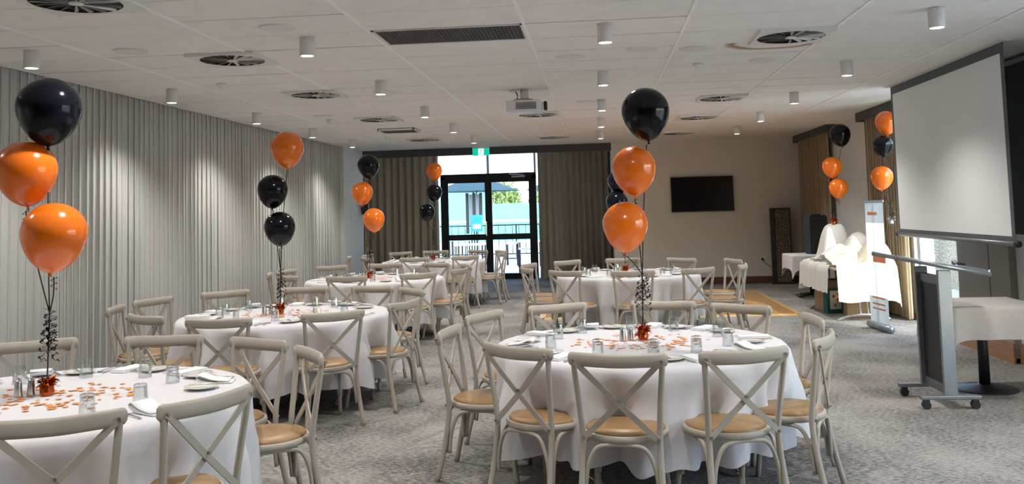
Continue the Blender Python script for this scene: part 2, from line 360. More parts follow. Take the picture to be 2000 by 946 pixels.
vp, vv, vt, vh = vane_diffuser()
vl = ['nearest over the second left table', 'second in the left row', 'third in the left row', 'farthest of the left row', 'nearest of the right row, beside a brown stain', 'second of the right row', 'third of the right row', 'farthest of the right row', 'behind the projector', 'farthest of the middle row', 'at the top left edge of the picture']
for (x, y), l in zip(vent_at, vl):
    t = thing('swirl_diffuser', 'square ceiling air vent with swirl blades, ' + l, 'air vent', (x, y, ZC - 0.026), 0, 'swirl air vents')
    link('face_plate', vp, t); link('throat', vt, t); link('hub', vh, t)
    for k in range(18): link('vane', vv, t, (0, 0, 0), (0, 0, 2 * PI * k / 18))
# return air grilles
def grille(x0, x1, y0, y1, lab, dz=0.004):
    t = thing('return_air_grille', lab, 'air grille', ((x0 + x1) / 2, (y0 + y1) / 2, ZC - dz)); hx, hy = (x1 - x0) / 2, (y1 - y0) / 2
    bm = B(); box(bm, -hx, hx, -hy, -hy + 0.02, 0, 0.03); box(bm, -hx, hx, hy - 0.02, hy, 0, 0.03); box(bm, -hx, -hx + 0.02, -hy, hy, 0, 0.03); box(bm, hx - 0.02, hx, -hy, hy, 0, 0.03); part('frame', bm, 'lamp_white', t)
    bm = B(); n = int((x1 - x0) / 0.03); k2 = int((y1 - y0) / 0.03)
    for k in range(1, n): box(bm, -hx + k * 2 * hx / n - 0.002, -hx + k * 2 * hx / n + 0.002, -hy + .02, hy - .02, 0.004, 0.03)
    for k in range(1, k2): box(bm, -hx + .02, hx - .02, -hy + k * 2 * hy / k2 - 0.002, -hy + k * 2 * hy / k2 + 0.002, 0.004, 0.03)
    o = part('egg_crate_core', bm, 'grille_grey', t); o['kind'] = 'stuff'
    part('backing', bx(-hx, hx, -hy, hy, 0.032, 0.036), 'dark_void', t)
grille(-1.655, -0.51, 6.56, 7.15, 'long dark rectangular return air grille in the ceiling near the camera')
grille(-3.5, -2.9, 14.2, 14.75, 'small dark return air grille far down the ceiling on the left', 0.038)
disc_me = mesh('cover', lathe(B(), [(0, -0.007), (0.115, -0.007), (0.12, -0.003), (0.13, -0.006), (0.135, 0.0), (0, 0.0)], 36), 'lamp_white', False)
for x, y, l in ((-2.28, 6.28, 'near the top of the picture, left of the big grille'), (-3.73, 6.9, 'left, before the nearest left vent'), (-0.20, 8.09, 'right of the centre tee, before the projector'), (0.43, 7.85, 'beside a downlight, right of the centre'), (0.9, 7.95, 'left of the brown ceiling stain'), (1.63, 8.75, 'behind the brown stain'), (-2.35, 9.9, 'left middle, beyond the second left vent'), (-0.1, 11.6, 'right of the projector'), (-3.75, 12.1, 'far left, by a smoke detector')):
    tag(part('ceiling_speaker', bm, 'lamp_white') if False else link('ceiling_speaker', disc_me, None, (x, y, ZC - 0.001)), 'flush round white ceiling speaker ' + l, 'ceiling speaker', 'round ceiling speakers')
sm_me = mesh('detector', lathe(B(), [(0, -0.05), (0.025, -0.05), (0.034, -0.042), (0.034, -0.03), (0.05, -0.024), (0.052, 0), (0, 0)], 20), 'white_plastic', True)
for x, y, l in ((-3.78, 8.79, 'nearest on the left side'), (-3.78, 12.52, 'second on the left side'), (-3.73, 15.94, 'farthest on the left side'), (1.02, 8.8, 'on the right, above the black balloon')):
    tag(link('smoke_detector', sm_me, None, (x, y, ZC)), 'small white smoke detector on the ceiling, ' + l, 'smoke detector', 'smoke detectors')

# projector hanging from the ceiling
t = thing('projector', 'white ceiling-mounted projector with vents hanging in the middle of the room', 'projector', (-0.79, 10.2, 2.755))
part('body', bx(-0.20, 0.20, -0.16, 0.16, 0.0, 0.135, bev=0.012), 'white_plastic', t)
bm = B()
for k in range(7): box(bm, -0.09, 0.14, -0.166, -0.158, 0.03 + k * 0.012, 0.036 + k * 0.012)
part('vent_slats', bm, 'grille_grey', t)
part('lens', bx(0.225, 0.262, -0.13, -0.03, 0.015, 0.115, bev=0.01), 'black_plastic', t); part('lens_barrel', bx(0.19, 0.23, -0.12, -0.04, 0.02, 0.11), 'white_plastic', t)
part('mount_pole', lathe(B(), [(0, 0.16), (0.05, 0.16), (0.05, 0.272), (0, 0.272)], 20), 'lamp_white', t, True)
part('mount_bracket', tube(B(), [(-0.13, 0, 0.135), (-0.12, 0, 0.155), (0, 0, 0.165), (0.09, 0, 0.155), (0.1, 0, 0.135)], 0.008), 'steel', t, True)
part('cable', tube(B(), [(-0.13, 0, 0.13), (-0.08, 0, 0.18), (-0.09, 0, 0.235), (-0.12, 0, 0.262)], 0.006), 'black_plastic', t, True)
part('socket', bx(-0.17, -0.10, -0.03, 0.03, 0.25, 0.272, bev=0.004), 'white_plastic', t)

# exit sign
t = thing('exit_sign', 'green running man exit sign hanging in front of the dark pelmet', 'exit sign', (-2.43, 18.95, 2.83))
part('housing', bx(-0.185, 0.185, -0.02, 0.03, 0.155, 0.195, bev=0.004), 'white_plastic', t); part('panel', bx(-0.18, 0.18, -0.012, 0.012, 0, 0.155), 'exit_green', t)
part('pictogram_field', bx(-0.055, 0.06, -0.016, -0.012, 0.01, 0.145), 'exit_white', t)
bm = B()
for P in ([(0.005, 0, .118), (0.0, 0, .075)], [(0, 0, .08), (0.03, 0, .055), (0.025, 0, .03)], [(0, 0, .08), (-0.015, 0, .045), (-0.04, 0, .035)], [(0.005, 0, .11), (0.03, 0, .09)], [(0.005, 0, .11), (-0.025, 0, .095)]):
    tube(bm, [(x, -0.018, z) for x, _, z in P], 0.007, 2, 6)
lathe(bm, [(0, -.011), (.011, 0), (0, .011)], 10, 0.01, -0.018, 0.132)
part('running_figure', bm, 'exit_green', t)

# ------------------------------------------------------------------ curtains
def drape(name, p0, p1, z0, z1, pitch, amp, m, seed=0, nz=7, gather=0.3, flare=0.0):
    rnd = random.Random(seed); a = Vector((*p0, 0)); b = Vector((*p1, 0)); L_ = (b - a).length; d = (b - a) / L_; nrm = Vector((-d.y, d.x, 0))
    nf = max(2, int(L_ / pitch)); per = 10; n = nf * per; bm = B(); ph = [rnd.uniform(0.45, 1.35) for _ in range(nf + 2)]; js = [rnd.uniform(-0.4, 0.4) for _ in range(nf + 2)]
    cols_ = []
    for i in range(n + 1):
        s = i / n; f = i / per; k = int(f); fr = f - k; col = []
        A = amp * (ph[k] * (1 - fr) + ph[k + 1] * fr)
        for j in range(nz):
            q = j / (nz - 1); z = z1 + (z0 - z1) * q
            wv = math.sin(2 * PI * f + js[k] * (1 - fr) * q + js[k + 1] * fr * q); wv = math.copysign(abs(wv) ** 0.75, wv)
            off = A * wv * (1 + gather * q); sh = pitch * 0.22 * math.sin(4 * PI * f) + flare * q * (s - 0.5) + 0.25 * pitch * q * (js[k] * (1 - fr) + js[k + 1] * fr)
            col.append(bm.verts.new(a + d * (s * L_ + sh) + nrm * off + Vector((0, 0, z))))
        cols_.append(col)
    for A_, B_ in zip(cols_[:-1], cols_[1:]):
        for j in range(nz - 1): bm.faces.new((A_[j], B_[j], B_[j + 1], A_[j + 1]))
    return part(name, bm, m, None, True)
c = drape('sheer_curtain', (XL - 0.03, 2.9), (XL - 0.03, 17.69), 0.015, 3.12, 0.118, 0.034, 'sheer', 3, 8)
tag(c, 'long off-white sheer curtain in vertical folds along the left wall', 'curtain')
c = drape('window_drape', (-6.1, 21.48), (-3.82, 21.48), 0.01, 3.12, 0.17, 0.05, 'taupe_drape', 5); tag(c, 'taupe floor-length drape left of the glass door', 'curtain', 'taupe drapes at the door')
c = drape('window_drape', (-1.40, 21.48), (0.29, 21.48), 0.01, 3.12, 0.14, 0.05, 'taupe_drape', 6); tag(c, 'taupe floor-length drape right of the glass door', 'curtain', 'taupe drapes at the door')
c = drape('window_drape', (4.21, 19.1), (4.21, 16.75), 0.02, 2.95, 0.13, 0.035, 'beige_drape', 8); tag(c, 'beige drape in the right back corner behind the loudspeaker', 'curtain', 'beige drapes on the right wall')
c = drape('window_drape', (4.21, 14.5), (4.21, 12.78), 0.02, 2.95, 0.12, 0.035, 'beige_drape', 9); tag(c, 'beige drape behind the roll-up banner beside the projection screen', 'curtain', 'beige drapes on the right wall')
tag(part('curtain_pelmet', bx(-5.07, 0.33, YT, YT + 0.12, 2.868, 3.16), 'charcoal'), 'long charcoal pelmet above the glass door and taupe drapes', 'pelmet')
def pelmet(y0, y1, lab):
    t = thing('curtain_pelmet', lab, 'pelmet', (4.2, (y0 + y1) / 2, 2.885)); h = (y1 - y0) / 2
    part('fascia', bx(-0.10, -0.085, -h, h, 0, 0.138), 'charcoal', t); part('end_cap', bx(-0.085, 0.098, -h, -h + 0.015, 0, 0.138), 'charcoal', t); part('end_cap', bx(-0.085, 0.098, h - 0.015, h, 0, 0.138), 'charcoal', t)
pelmet(16.45, 19.17, 'charcoal box pelmet over the drape in the right back corner')
pelmet(10.9, 14.59, 'charcoal box pelmet partly hidden behind the projection screen')

# ------------------------------------------------------------------ glass door, transom
d = struct('door_1', bx(-3.80, -3.70, YA - 0.02, YA + 0.09, 0, 2.50), 'black_alu')
part('jamb', bx(-1.56, -1.46, YA - 0.02, YA + 0.09, 0, 2.50), 'black_alu', d)
part('door_head', bx(-3.80, -1.46, YA - 0.02, YA + 0.09, 2.42, 2.56), 'black_alu', d)
for x0, x1 in ((-3.70, -2.63), (-2.63, -1.56)):
    lf = part('door_leaf', bx(x0, x0 + 0.085, YA, YA + 0.06, 0.0, 2.42), 'black_alu', d)
    bm = B(); box(bm, x1 - 0.085, x1, YA, YA + 0.06, 0, 2.42); box(bm, x0 + .085, x1 - .085, YA, YA + .06, 2.34, 2.42); box(bm, x0 + .085, x1 - .085, YA, YA + .06, 0.95, 1.09); box(bm, x0 + .085, x1 - .085, YA, YA + .06, 0, 0.14)
    part('leaf_frame', bm, 'black_alu', lf)
    part('pane', bx(x0 + .085, x1 - .085, YA + .025, YA + .032, 1.09, 2.34), 'pane_glass', lf); part('pane', bx(x0 + .085, x1 - .085, YA + .025, YA + .032, 0.14, 0.95), 'pane_glass', lf)
part('door_handle', tube(B(), [(-2.69, YA - .05, 1.05), (-2.69, YA - .05, 1.4)], 0.014, 1), 'steel', d)
part('door_closer', bx(-2.05, -1.72, YA - .06, YA - .02, 2.44, 2.49, bev=.006), 'steel', d); part('closer_arm', tube(B(), [(-1.75, YA - .05, 2.5), (-2.1, YA - .12, 2.52)], .012, 1), 'steel', d)
wn = struct('window_3', bx(-3.92, -3.86, YA + .02, YA + .1, 0, 3.16), 'white_alu')
bm = B(); box(bm, -1.36, -1.28, YA + .02, YA + .1, 0, 3.16); box(bm, -2.66, -2.60, YA + .02, YA + .1, 2.56, 3.16); box(bm, -3.86, -1.36, YA + .02, YA + .1, 3.1, 3.16); box(bm, -1.51, -1.46, YA + .02, YA + .1, 2.56, 3.16)
part('window_frame', bm, 'white_alu', wn)
for a, b in ((-3.86, -2.66), (-2.60, -1.51)): part('pane', bx(a, b, YA + .05, YA + .056, 2.56, 3.1), 'pane_glass', wn)
part('pane', bx(-1.46, -1.36, YA + .05, YA + .056, 0, 3.1), 'pane_glass', wn)

# ------------------------------------------------------------------ fittings on the walls
t = thing('television', 'black flat screen television mounted on the back wall', 'television', (2.19, YT - .006, 1.51))
part('casing', bx(-0.645, 0.645, -0.085, -0.045, 0, 0.735, bev=0.006), 'black_plastic', t); part('screen', bx(-0.63, 0.63, -0.088, -0.084, 0.018, 0.722), 'tv_glass', t); part('wall_bracket', bx(-0.2, 0.2, -0.045, 0, 0.2, 0.55), 'black_plastic', t)
t = thing('power_outlet', 'white double power outlet with black plug low on the back wall', 'outlet', (3.40, YT, 0.50))
part('plate', bx(-0.06, 0.06, -0.012, 0, -0.04, 0.04, bev=.003), 'white_plastic', t); part('plug', bx(-0.05, -0.01, -0.05, -0.012, -0.025, 0.02, bev=.006), 'black_plastic', t)
part('cord', tube(B(), [(-0.03, -.05, -.01), (0.02, -.08, -.09), (0.12, -.09, -.15), (0.2, -.1, -.17)], .005), 'black_plastic', t)
t = thing('wall_speaker', 'small black speaker mounted on the left nib wall behind the orange balloons', 'speaker', (-5.07, 19.06, 1.65))
part('cabinet', bx(0.03, 0.16, -0.09, 0.09, 0, 0.24, bev=.008), 'black_plastic', t); part('bracket', bx(0, 0.03, -.03, .03, .08, .16), 'black_plastic', t)
t = thing('light_switch', 'white light switch plate on the nib wall at left', 'switch', (-5.07, 18.3, 1.5)); part('plate', bx(0, 0.01, -.04, .04, 0, .12, bev=.002), 'white_plastic', t); part('rocker', bx(.01, .014, -.012, .012, .04, .08), 'white_plastic', t)

# ------------------------------------------------------------------ projection screen
t = thing('projection_screen', 'large white pull-down projection screen with dark border hanging at right', 'projection screen', (3.6, 9.75, 0))
part('fabric', bx(0.0, 0.004, -1.47, 1.45, 1.30, 2.92), 'screen_fabric', t)
bm = B(); box(bm, 0, .006, -1.53, -1.47, 1.25, 3.04); box(bm, 0, .006, 1.45, 1.51, 1.25, 3.04); box(bm, 0, .006, -1.47, 1.45, 2.92, 3.04); box(bm, 0, .006, -1.47, 1.45, 1.25, 1.30); part('border', bm, 'screen_border', t)
bm = B(); tube(bm, [(0, -1.56, 1.235), (0, 1.53, 1.235)], .022, 1, 10, Vector((0, 0, 1))); part('weight_bar', bm, 'grey_metal', t, True)
for a, b in ((-1.59, -1.55), (1.52, 1.55)): part('end_cap', tube(B(), [(0, a, 1.235), (0, b, 1.235)], .03, 1, 12), 'black_plastic', t, True)
part('ceiling_slot', bx(-0.06, 0.06, -1.6, 1.58, ZC - 0.012, ZC), 'lamp_white', t)

# ------------------------------------------------------------------ dance floor
t = thing('dance_floor', 'golden timber dance floor let into the grey carpet behind the right tables', 'dance floor', (0, 0, 0))
xa, xb, ya, yb = -.85, 2.86, 13.7, 17.55
nx, ny = 5, 5; dx, dy = (xb - xa) / nx, (yb - ya) / ny
pm = mesh('floor_panel', bx(-dx / 2 + .001, dx / 2 - .001, -dy / 2 + .001, dy / 2 - .001, 0, 0.018, bev=.001), 'dance_wood')
for i in range(nx):
    for j in range(ny): link('floor_panel', pm, t, (xa + dx * (i + .5), ya + dy * (j + .5), 0))
def ramp(P0, P1, out):
    bm = B(); a, b = Vector(P0), Vector(P1); o = Vector(out)
    v = [bm.verts.new(p) for p in (a + Vector((0, 0, .02)), b + Vector((0, 0, .02)), b + o * .1, a + o * .1, a, b)]
    for q in ((0, 1, 2, 3), (0, 3, 4), (1, 5, 2), (4, 3, 2, 5), (0, 4, 5, 1)): bm.faces.new([v[i] for i in q])
    part('edge_trim', bm, 'brass_trim', t)
ramp((xa, ya, 0), (xb, ya, 0), (0, -1, 0)); ramp((xb, ya, 0), (xb, yb, 0), (1, 0, 0)); ramp((xa, yb, 0), (xb, yb, 0), (0, 1, 0)); ramp((xa, ya, 0), (xa, yb, 0), (-1, 0, 0))

# ------------------------------------------------------------------ chairs
def chair_meshes():
    R = {}
    WW = 'white_wood'
    R['seat_frame'] = [mesh('seat_frame', lathe(B(), [(0.0, .430), (.212, .430), (.228, .434), (.233, .448), (.231, .464), (.223, .468), (.205, .466), (0, .464)], 28), WW, True)]
    R['seat_pad'] = [mesh('seat_pad', lathe(B(), [(0.214, .462), (.216, .472), (.206, .484), (.14, .492), (0, .494)], 28), 'tan_vinyl', True)]
    legs = []
    for s in (-1, 1):
        legs.append(mesh('leg', tube(B(), [(s * .225, -.275, 0), (s * .208, -.225, .22), (s * .200, -.195, .44), (s * .210, -.212, .62), (s * .226, -.236, .80), (s * .232, -.240, .885)], .0175, 4, 10, Vector((0, 1, 0)), .85), WW, True))
        legs.append(mesh('leg', tube(B(), [(s * .205, .225, 0), (s * .19, .195, .22), (s * .175, .165, .44)], .0155, 4, 10, Vector((0, 1, 0)), 1.15), WW, True))
    R['leg'] = legs
    path = catmull([(-.258, -.232, .868), (-.16, -.262, .866), (0, -.276, .862), (.16, -.262, .866), (.258, -.232, .868)], 6)
    n = len(path); sec = [(-.012, -.033), (.004, -.036), (.013, -.02), (.013, .02), (.004, .036), (-.012, .033)]
    R['top_rail'] = [mesh('top_rail', sweep(B(), path, sec, Vector((0, 0, 1)), [0.55 if i in (0, n - 1) else (.9 if i in (1, n - 2) else 1) for i in range(n)]), WW, True)]
    sl = []
    for s in (-1, 1):
        p = catmull([(s * -.228, -.262, .862), (s * -.02, -.232 - .006 * s, .655), (s * .196, -.212, .455)], 6)
        sl.append(mesh('cross_slat', sweep(B(), p, rect(.009, .030) if False else [(-.015, -.0045), (.015, -.0045), (.015, .0045), (-.015, .0045)], Vector((0, 1, 0))), WW))
    R['cross_slat'] = sl
    br = []
    def arch(a, b):
        a, b = Vector(a), Vector(b); q = (b - a)
        def at(f, z): return (a.x + q.x * f, a.y + q.y * f, z)
        return mesh('leg_brace', tube(B(), [at(0.02, .17), at(.06, .30), at(.16, .395), at(.32, .422), at(.68, .422), at(.84, .395), at(.94, .30), at(.98, .17)], .0115, 4, 8, Vector((q.y, -q.x, 0)).normalized()), WW, True)
    br.append(arch((-.185, -.212), (.185, -.212)) if False else arch((-.20, -.212, 0), (.20, -.212, 0)))
    br.append(arch((-.187, .187, 0), (.187, .187, 0))); br.append(arch((-.202, -.205, 0), (-.187, .185, 0))); br.append(arch((.202, -.205, 0), (.187, .185, 0)))
    R['leg_brace'] = br
    bo = []
    for x, y, z in ((-.228, -.268, .862), (.228, -.268, .862), (0, -.248, .655), (-.194, -.219, .458), (.194, -.219, .458)):
        b = B(); tube(b, [(x, y + .01, z), (x, y - .004, z)], .0075, 1, 10, Vector((0, 0, 1))); bo.append(mesh('bolt', b, 'bolt_metal'))
    R['bolt'] = bo
    return R
CHM = chair_meshes()
SECT = {'T2': ['front centre', 'front right', 'right near', 'right far', 'back right', 'back centre', 'back left', 'left far', 'left near', 'front left']}
SECT['T4'] = SECT['T2']
SECT['T1'] = ['front centre', 'front left', 'front right', 'left near', 'left far', 'back left', 'back centre', 'back right', 'right far', 'right near']
SECT['T3'] = ['front left', 'front centre', 'front right', 'left near', 'left far', 'back left', 'back centre', 'back right', 'right far', 'right near']
SECT['T0'] = ['front centre', 'right near', 'right far', 'back right', 'back centre', 'back left', 'left far', 'left near', 'front left']
SECT['T5'] = ['front centre', 'front right', 'right near', 'right far', 'back right', 'back centre', 'back left', 'left far', 'front left', 'left near']
TNAME = {'T0': 'front left table', 'T1': 'front right table', 'T2': 'second left table', 'T4': 'third left table', 'T5': 'farthest left table', 'T3': 'rear right table'}
TC = {'T1': (.23, 5.97), 'T3': (.37, 12.1), 'T2': (-2.85, 8.0), 'T0': (-2.75, 4.38), 'T4': (-3.06, 12.15), 'T5': (-3.02, 16.3)}
# rail positions of the chairs on the floor plan
CH = {'T1': [(.07, 4.72), (-.49, 5.03), (.74, 4.80), (-1.0, 5.80), (-.88, 6.66), (-.35, 7.18), (.49, 7.26), (1.05, 6.93), (1.40, 6.12), (1.27, 5.30)],
      'T3': [(-.44, 11.0), (.39, 10.75), (1.19, 11.0), (-.96, 11.70), (-1.0, 12.55), (-.48, 13.15), (.34, 13.42), (1.18, 13.12), (1.84, 12.62), (1.80, 11.55)],
      'T2': [(-2.87, 6.58), (-2.07, 6.91), (-1.66, 7.66), (-1.85, 8.87), (-2.36, 9.30), (-3.12, 9.36), (-3.86, 9.04), (-4.30, 8.36), (-4.28, 7.64), (-3.63, 6.91)],
      'T0': [(-2.13, 3.38), (-1.67, 3.77), (-1.62, 4.98), (-2.1, 5.46), (-2.83, 5.68), (-3.63, 5.52)],
      'T4': [(-3.09, 10.83), (-2.24, 11.13), (-1.82, 11.87), (-1.87, 12.75), (-2.41, 13.32), (-3.23, 13.46), (-3.98, 13.16), (-4.42, 12.42), (-4.40, 11.72), (-3.96, 11.16)],
      'T5': [(-3.1, 15.0), (-2.26, 15.25), (-1.73, 16.1), (-1.82, 16.95), (-2.32, 17.4), (-3.21, 17.6), (-3.85, 17.3), (-4.33, 16.55), (-4.05, 15.45), (-4.5, 15.95)]}
ANG = {}
def make_chair(k, i, x, y, twist=0.0):
    cx, cy = TC[k]; a = math.atan2(cy - y, cx - x) + twist; ux, uy = math.cos(a), math.sin(a)
    ANG.setdefault(k, []).append(math.atan2(y - cy, x - cx))
    t = thing('dining_chair', f'whitewashed cross-back chair with tan seat, {SECT[k][i]} of the {TNAME[k]}', 'chair', (x + ux * .262, y + uy * .262, 0), a - PI / 2, f'cross-back chairs at the {TNAME[k]}')
    for nme, L_ in CHM.items():
        if nme == 'bolt' and k in ('T3', 'T4', 'T5'): continue
        for me in L_: link(nme, me, t)
TW = {('T1', 3): -.25, ('T1', 4): .12, ('T1', 8): -.1, ('T1', 9): .15, ('T0', 2): .12, ('T0', 1): .1}
for k in CH:
    for i, (x, y) in enumerate(CH[k]): make_chair(k, i, x, y, TW.get((k, i), random.uniform(-.06, .06)))
ANG['T0'] += [math.radians(a) for a in (165, 200, 236)]

# ------------------------------------------------------------------ tables, cloths, settings
def round_table(k):
    cx, cy = TC[k]
    t = thing('banquet_table', f'round banquet table with chrome legs under white cloth, the {TNAME[k]}', 'table', (cx, cy, 0), 0.35, 'round banquet tables')
    part('tabletop', lathe(B(), [(0, .735), (.90, .735), (.915, .742), (.915, .755), (.905, .762), (0, .762)], 64), 'cardboard_pale', t)
    for s in (-1, 1):
        bm = B(); tube(bm, [(s * .42, -.48, .02), (s * .47, -.25, .055), (s * .48, 0, .065), (s * .47, .25, .055), (s * .42, .48, .02)], .016, 5, 10)
        lg = part('leg', bm, 'chrome', t, True); bm = B()
        for yy in (-.09, .09): tube(bm, [(s * .475, yy, .06), (s * .46, yy, .74)], .016, 1, 10, Vector((0, 1, 0)))
        part('upright', bm, 'chrome', lg, True)
    # cloth: flat top, rolled edge, folds that are pushed in where the seats are
    rnd = random.Random(hash_k[k]); n = 256; bm = B(); R0 = .925
    ph = [rnd.uniform(0, 6.28) for _ in range(5)]; rings = []
    prof = [(0.0, 0.0), (.35, 0), (.7, 0), (.895, 0), (.92, -.004), (.935, -.018)] + [(None, d_) for d_ in (.04, .09, .15, .21, .27, .33, .40, .48, .56)]
    hem = .53
    for r, dz in prof:
        ring = []
        if r == 0: rings.append([bm.verts.new((0, 0, .772))]); continue
        for q in range(n):
            th = 2 * PI * q / n
            if r is not None: rr, z = r, .772 + dz
            else:
                f = min(1, dz / .3); fold = .5 * math.sin(13 * th + ph[0] + .6 * math.sin(3 * th)) + .4 * math.sin(21 * th + ph[1]) + .25 * math.sin(6 * th + ph[2]) + .2 * math.sin(34 * th + ph[3])
                push = 0
                for a in ANG[k]:
                    d_ = (th - a + PI) % (2 * PI) - PI; push += math.exp(-(d_ / .17) ** 2)
                rr = .94 + .045 * f + .062 * f * fold * (.55 + dz * 1.5) - .135 * min(1, push) * min(1, max(0, (dz - .05) / .18))
                z = .772 - dz - (.022 * fold * f if dz > .4 else 0)
            ring.append(bm.verts.new((rr * math.cos(th), rr * math.sin(th), z)))
        rings.append(ring)
    for a, b in zip(rings[:-1], rings[1:]):
        for q in range(n):
            if len(a) == 1: bm.faces.new((a[0], b[q], b[(q + 1) % n]))
            else: bm.faces.new((a[q], b[q], b[(q + 1) % n], a[(q + 1) % n]))
    o = part('tablecloth', bm, 'cloth', None, True, (cx, cy, 0)); tag(o, f'white floor-skimming tablecloth draped over the {TNAME[k]}', 'tablecloth', 'white round tablecloths')
hash_k = {'T0': 11, 'T1': 12, 'T2': 13, 'T3': 14, 'T4': 15, 'T5': 16}
TOPZ = .7735
def tumbler():
    prof = [(0, .0975), (.024, .0975), (.030, .095), (.031, .088), (.0365, .002), (.0365, 0), (.0345, 0), (.029, .080), (.0, .080)]
    return mesh('glass_tumbler', lathe(B(), prof, 12), 'tumbler_glass', False)
gl_me = tumbler()
pl_me = mesh('side_plate', lathe(B(), [(0, .004), (.048, .004), (.06, .006), (.086, .015), (.088, .0165), (.085, .0175), (.060, .010), (.048, .0075), (0, .0075)], 36), 'china', True)
def napkin(roll_):
    bm = B()
    if roll_:      # one end curled over
        path = [(-.10, 0, .004), (-.04, 0, .005), (.03, 0, .008), (.07, 0, .020), (.085, 0, .036), (.07, 0, .046), (.05, 0, .040), (.0, 0, .022), (-.08, 0, .012)]
        p = catmull(path, 4); sweep(bm, p, [(-.055, -.0025), (.055, -.0025), (.055, .0025), (-.055, .0025)], Vector((0, 0, 1)))
    else:
        for z, s in ((0, 1), (.006, .97), (.012, .94)): box(bm, -.105 * s, .105 * s, -.05 * s, .05 * s, z, z + .0055, bev=.002)
    return mesh('folded_napkin', bm, 'napkin', roll_)
nk_me = [napkin(False), napkin(True)]
def cutlery(kind):
    bm = B(); L_ = .19; n = 9
    def strip(pts, z0=.002, th=.003):
        lo = [bm.verts.new((x, y, z + z0)) for x, y, z in pts]; hi = [bm.verts.new((x, y, z + z0 + th)) for x, y, z in pts]
        bm.faces.new(hi); bm.faces.new(lo[::-1]); k = len(pts)
        for i in range(k): bm.faces.new((lo[i], lo[(i + 1) % k], hi[(i + 1) % k], hi[i]))
    if kind == 'fork':
        strip([(-.006, -.095, 0), (.006, -.095, 0), (.003, .01, .004), (-.003, .01, .004)]); strip([(-.003, .01, .004), (.003, .01, .004), (.011, .045, 0), (-.011, .045, 0)])
        for x in (-.009, -.003, .003, .009): strip([(x - .0015, .045, 0), (x + .0015, .045, 0), (x + .001, .095, .004), (x - .001, .095, .004)])
    elif kind == 'knife':
        strip([(-.006, -.105, 0), (.006, -.105, 0), (.005, -.005, 0), (-.005, -.005, 0)], th=.005); strip([(-.005, -.005, .001), (.006, -.005, .001), (.009, .06, .001), (.004, .105, .001), (-.005, .105, .001)], th=.002)
    else:
        strip([(-.005, -.095, 0), (.005, -.095, 0), (.003, .05, .003), (-.003, .05, .003)]); lathe(bm, [(0, .001), (.012, .002), (.016, .006), (0, .005)], 14, 0, .066, 0)
    return mesh(kind, bm, 'steel')
cu_me = {k: cutlery(k) for k in ('fork', 'knife', 'spoon')}
shk = mesh('body', lathe(B(), [(0, 0), (.022, 0), (.022, .004), (.017, .066), (.0165, .070), (0, .070)], 20), 'steel', True)
shc = mesh('cap', lathe(B(), [(0.0168, .070), (.016, .080), (.010, .086), (0, .087)], 20), 'chrome', True)
WB = {'T0': (-2.83, 4.42), 'T1': (.27, 6.06), 'T2': (-2.885, 7.96), 'T4': (-3.14, 12.17), 'T5': (-3.04, 16.4), 'T3': (.34, 12.2)}
def place(k):
    cx, cy = TC[k]; near = k in ('T0', 'T1', 'T2'); rnd = random.Random(hash_k[k] * 3); T = TNAME[k]
    for i, a in enumerate(ANG[k]):
        S = SECT[k][i]
        def at(r, side, z=TOPZ): return (cx + r * math.cos(a) - side * math.sin(a), cy + r * math.sin(a) + side * math.cos(a), z)
        rot = a + PI / 2                                   # local +y points to the table centre
        j = rnd.uniform
        g = link('glass_tumbler', gl_me, None, at(.56 + j(-.02, .02), .12 + j(-.02, .02))); tag(g, f'upturned clear glass tumbler, {S} setting of the {T}', 'glass', f'tumblers on the {T}')
        p = link('side_plate', pl_me, None, at(.70 + j(-.02, .02), -.17 + j(-.015, .015))); tag(p, f'small cream side plate, {S} setting of the {T}', 'plate', f'side plates on the {T}')
        nr = rnd.random() < .45
        n_ = link('folded_napkin', nk_me[nr], None, at(.76 + j(-.015, .015), j(-.02, .02)), (0, 0, rot + PI / 2 + j(-.35, .35))); tag(n_, f'{"rolled" if nr else "flat folded"} white napkin, {S} setting of the {T}', 'napkin', f'napkins on the {T}')
        if near:
            for kd, sd in (('fork', -.075), ('knife', .088), ('spoon', .125)):
                c_ = link(kd, cu_me[kd], None, at(.76 + j(-.015, .015), sd + j(-.006, .006)), (0, 0, rot + j(-.1, .1))); tag(c_, f'steel {kd}, {S} setting of the {T}', kd, f'cutlery on the {T}')
            b = link('butter_knife', cu_me['knife'], None, at(.70, -.17, TOPZ + .0175), (0, 0, rot + j(-.5, .5))); b.scale = (.8, .8, .8); tag(b, f'steel butter knife lying across the plate, {S} setting, {T}', 'knife', f'cutlery on the {T}')
    wx, wy = WB[k]
    for q, (ox, l) in enumerate(((-.135, 'left'), (-.085, 'right'))):
        t = thing('condiment_shaker', f'brushed steel tapered condiment shaker, {l} one of the pair on the {T}', 'shaker', (wx + ox, wy - .03 + .03 * q, TOPZ), 0, 'steel shakers'); link('body', shk, t); link('cap', shc, t)
    # confetti
    bm = B()
    for q in range(130):
        r = abs(rnd.gauss(.20, .09)) + .03; th = rnd.uniform(0, 2 * PI); x, y = r * 1.25 * math.cos(th), r * .95 * math.sin(th); s = rnd.uniform(.010, .019); z = .0012 + rnd.random() * .002; w0 = rnd.uniform(0, 6)
        top = [bm.verts.new((x + s * math.cos(w0 + v * PI / 3), y + s * math.sin(w0 + v * PI / 3), z + rnd.random() * .0015)) for v in range(6)]; bm.faces.new(top)
    o = part('paper_confetti', bm, 'confetti', None, False, (cx, cy, TOPZ)); o['kind'] = 'stuff'; tag(o, f'orange paper confetti scattered round the centrepiece of the {T}', 'confetti')
for k in TC: round_table(k); place(k)

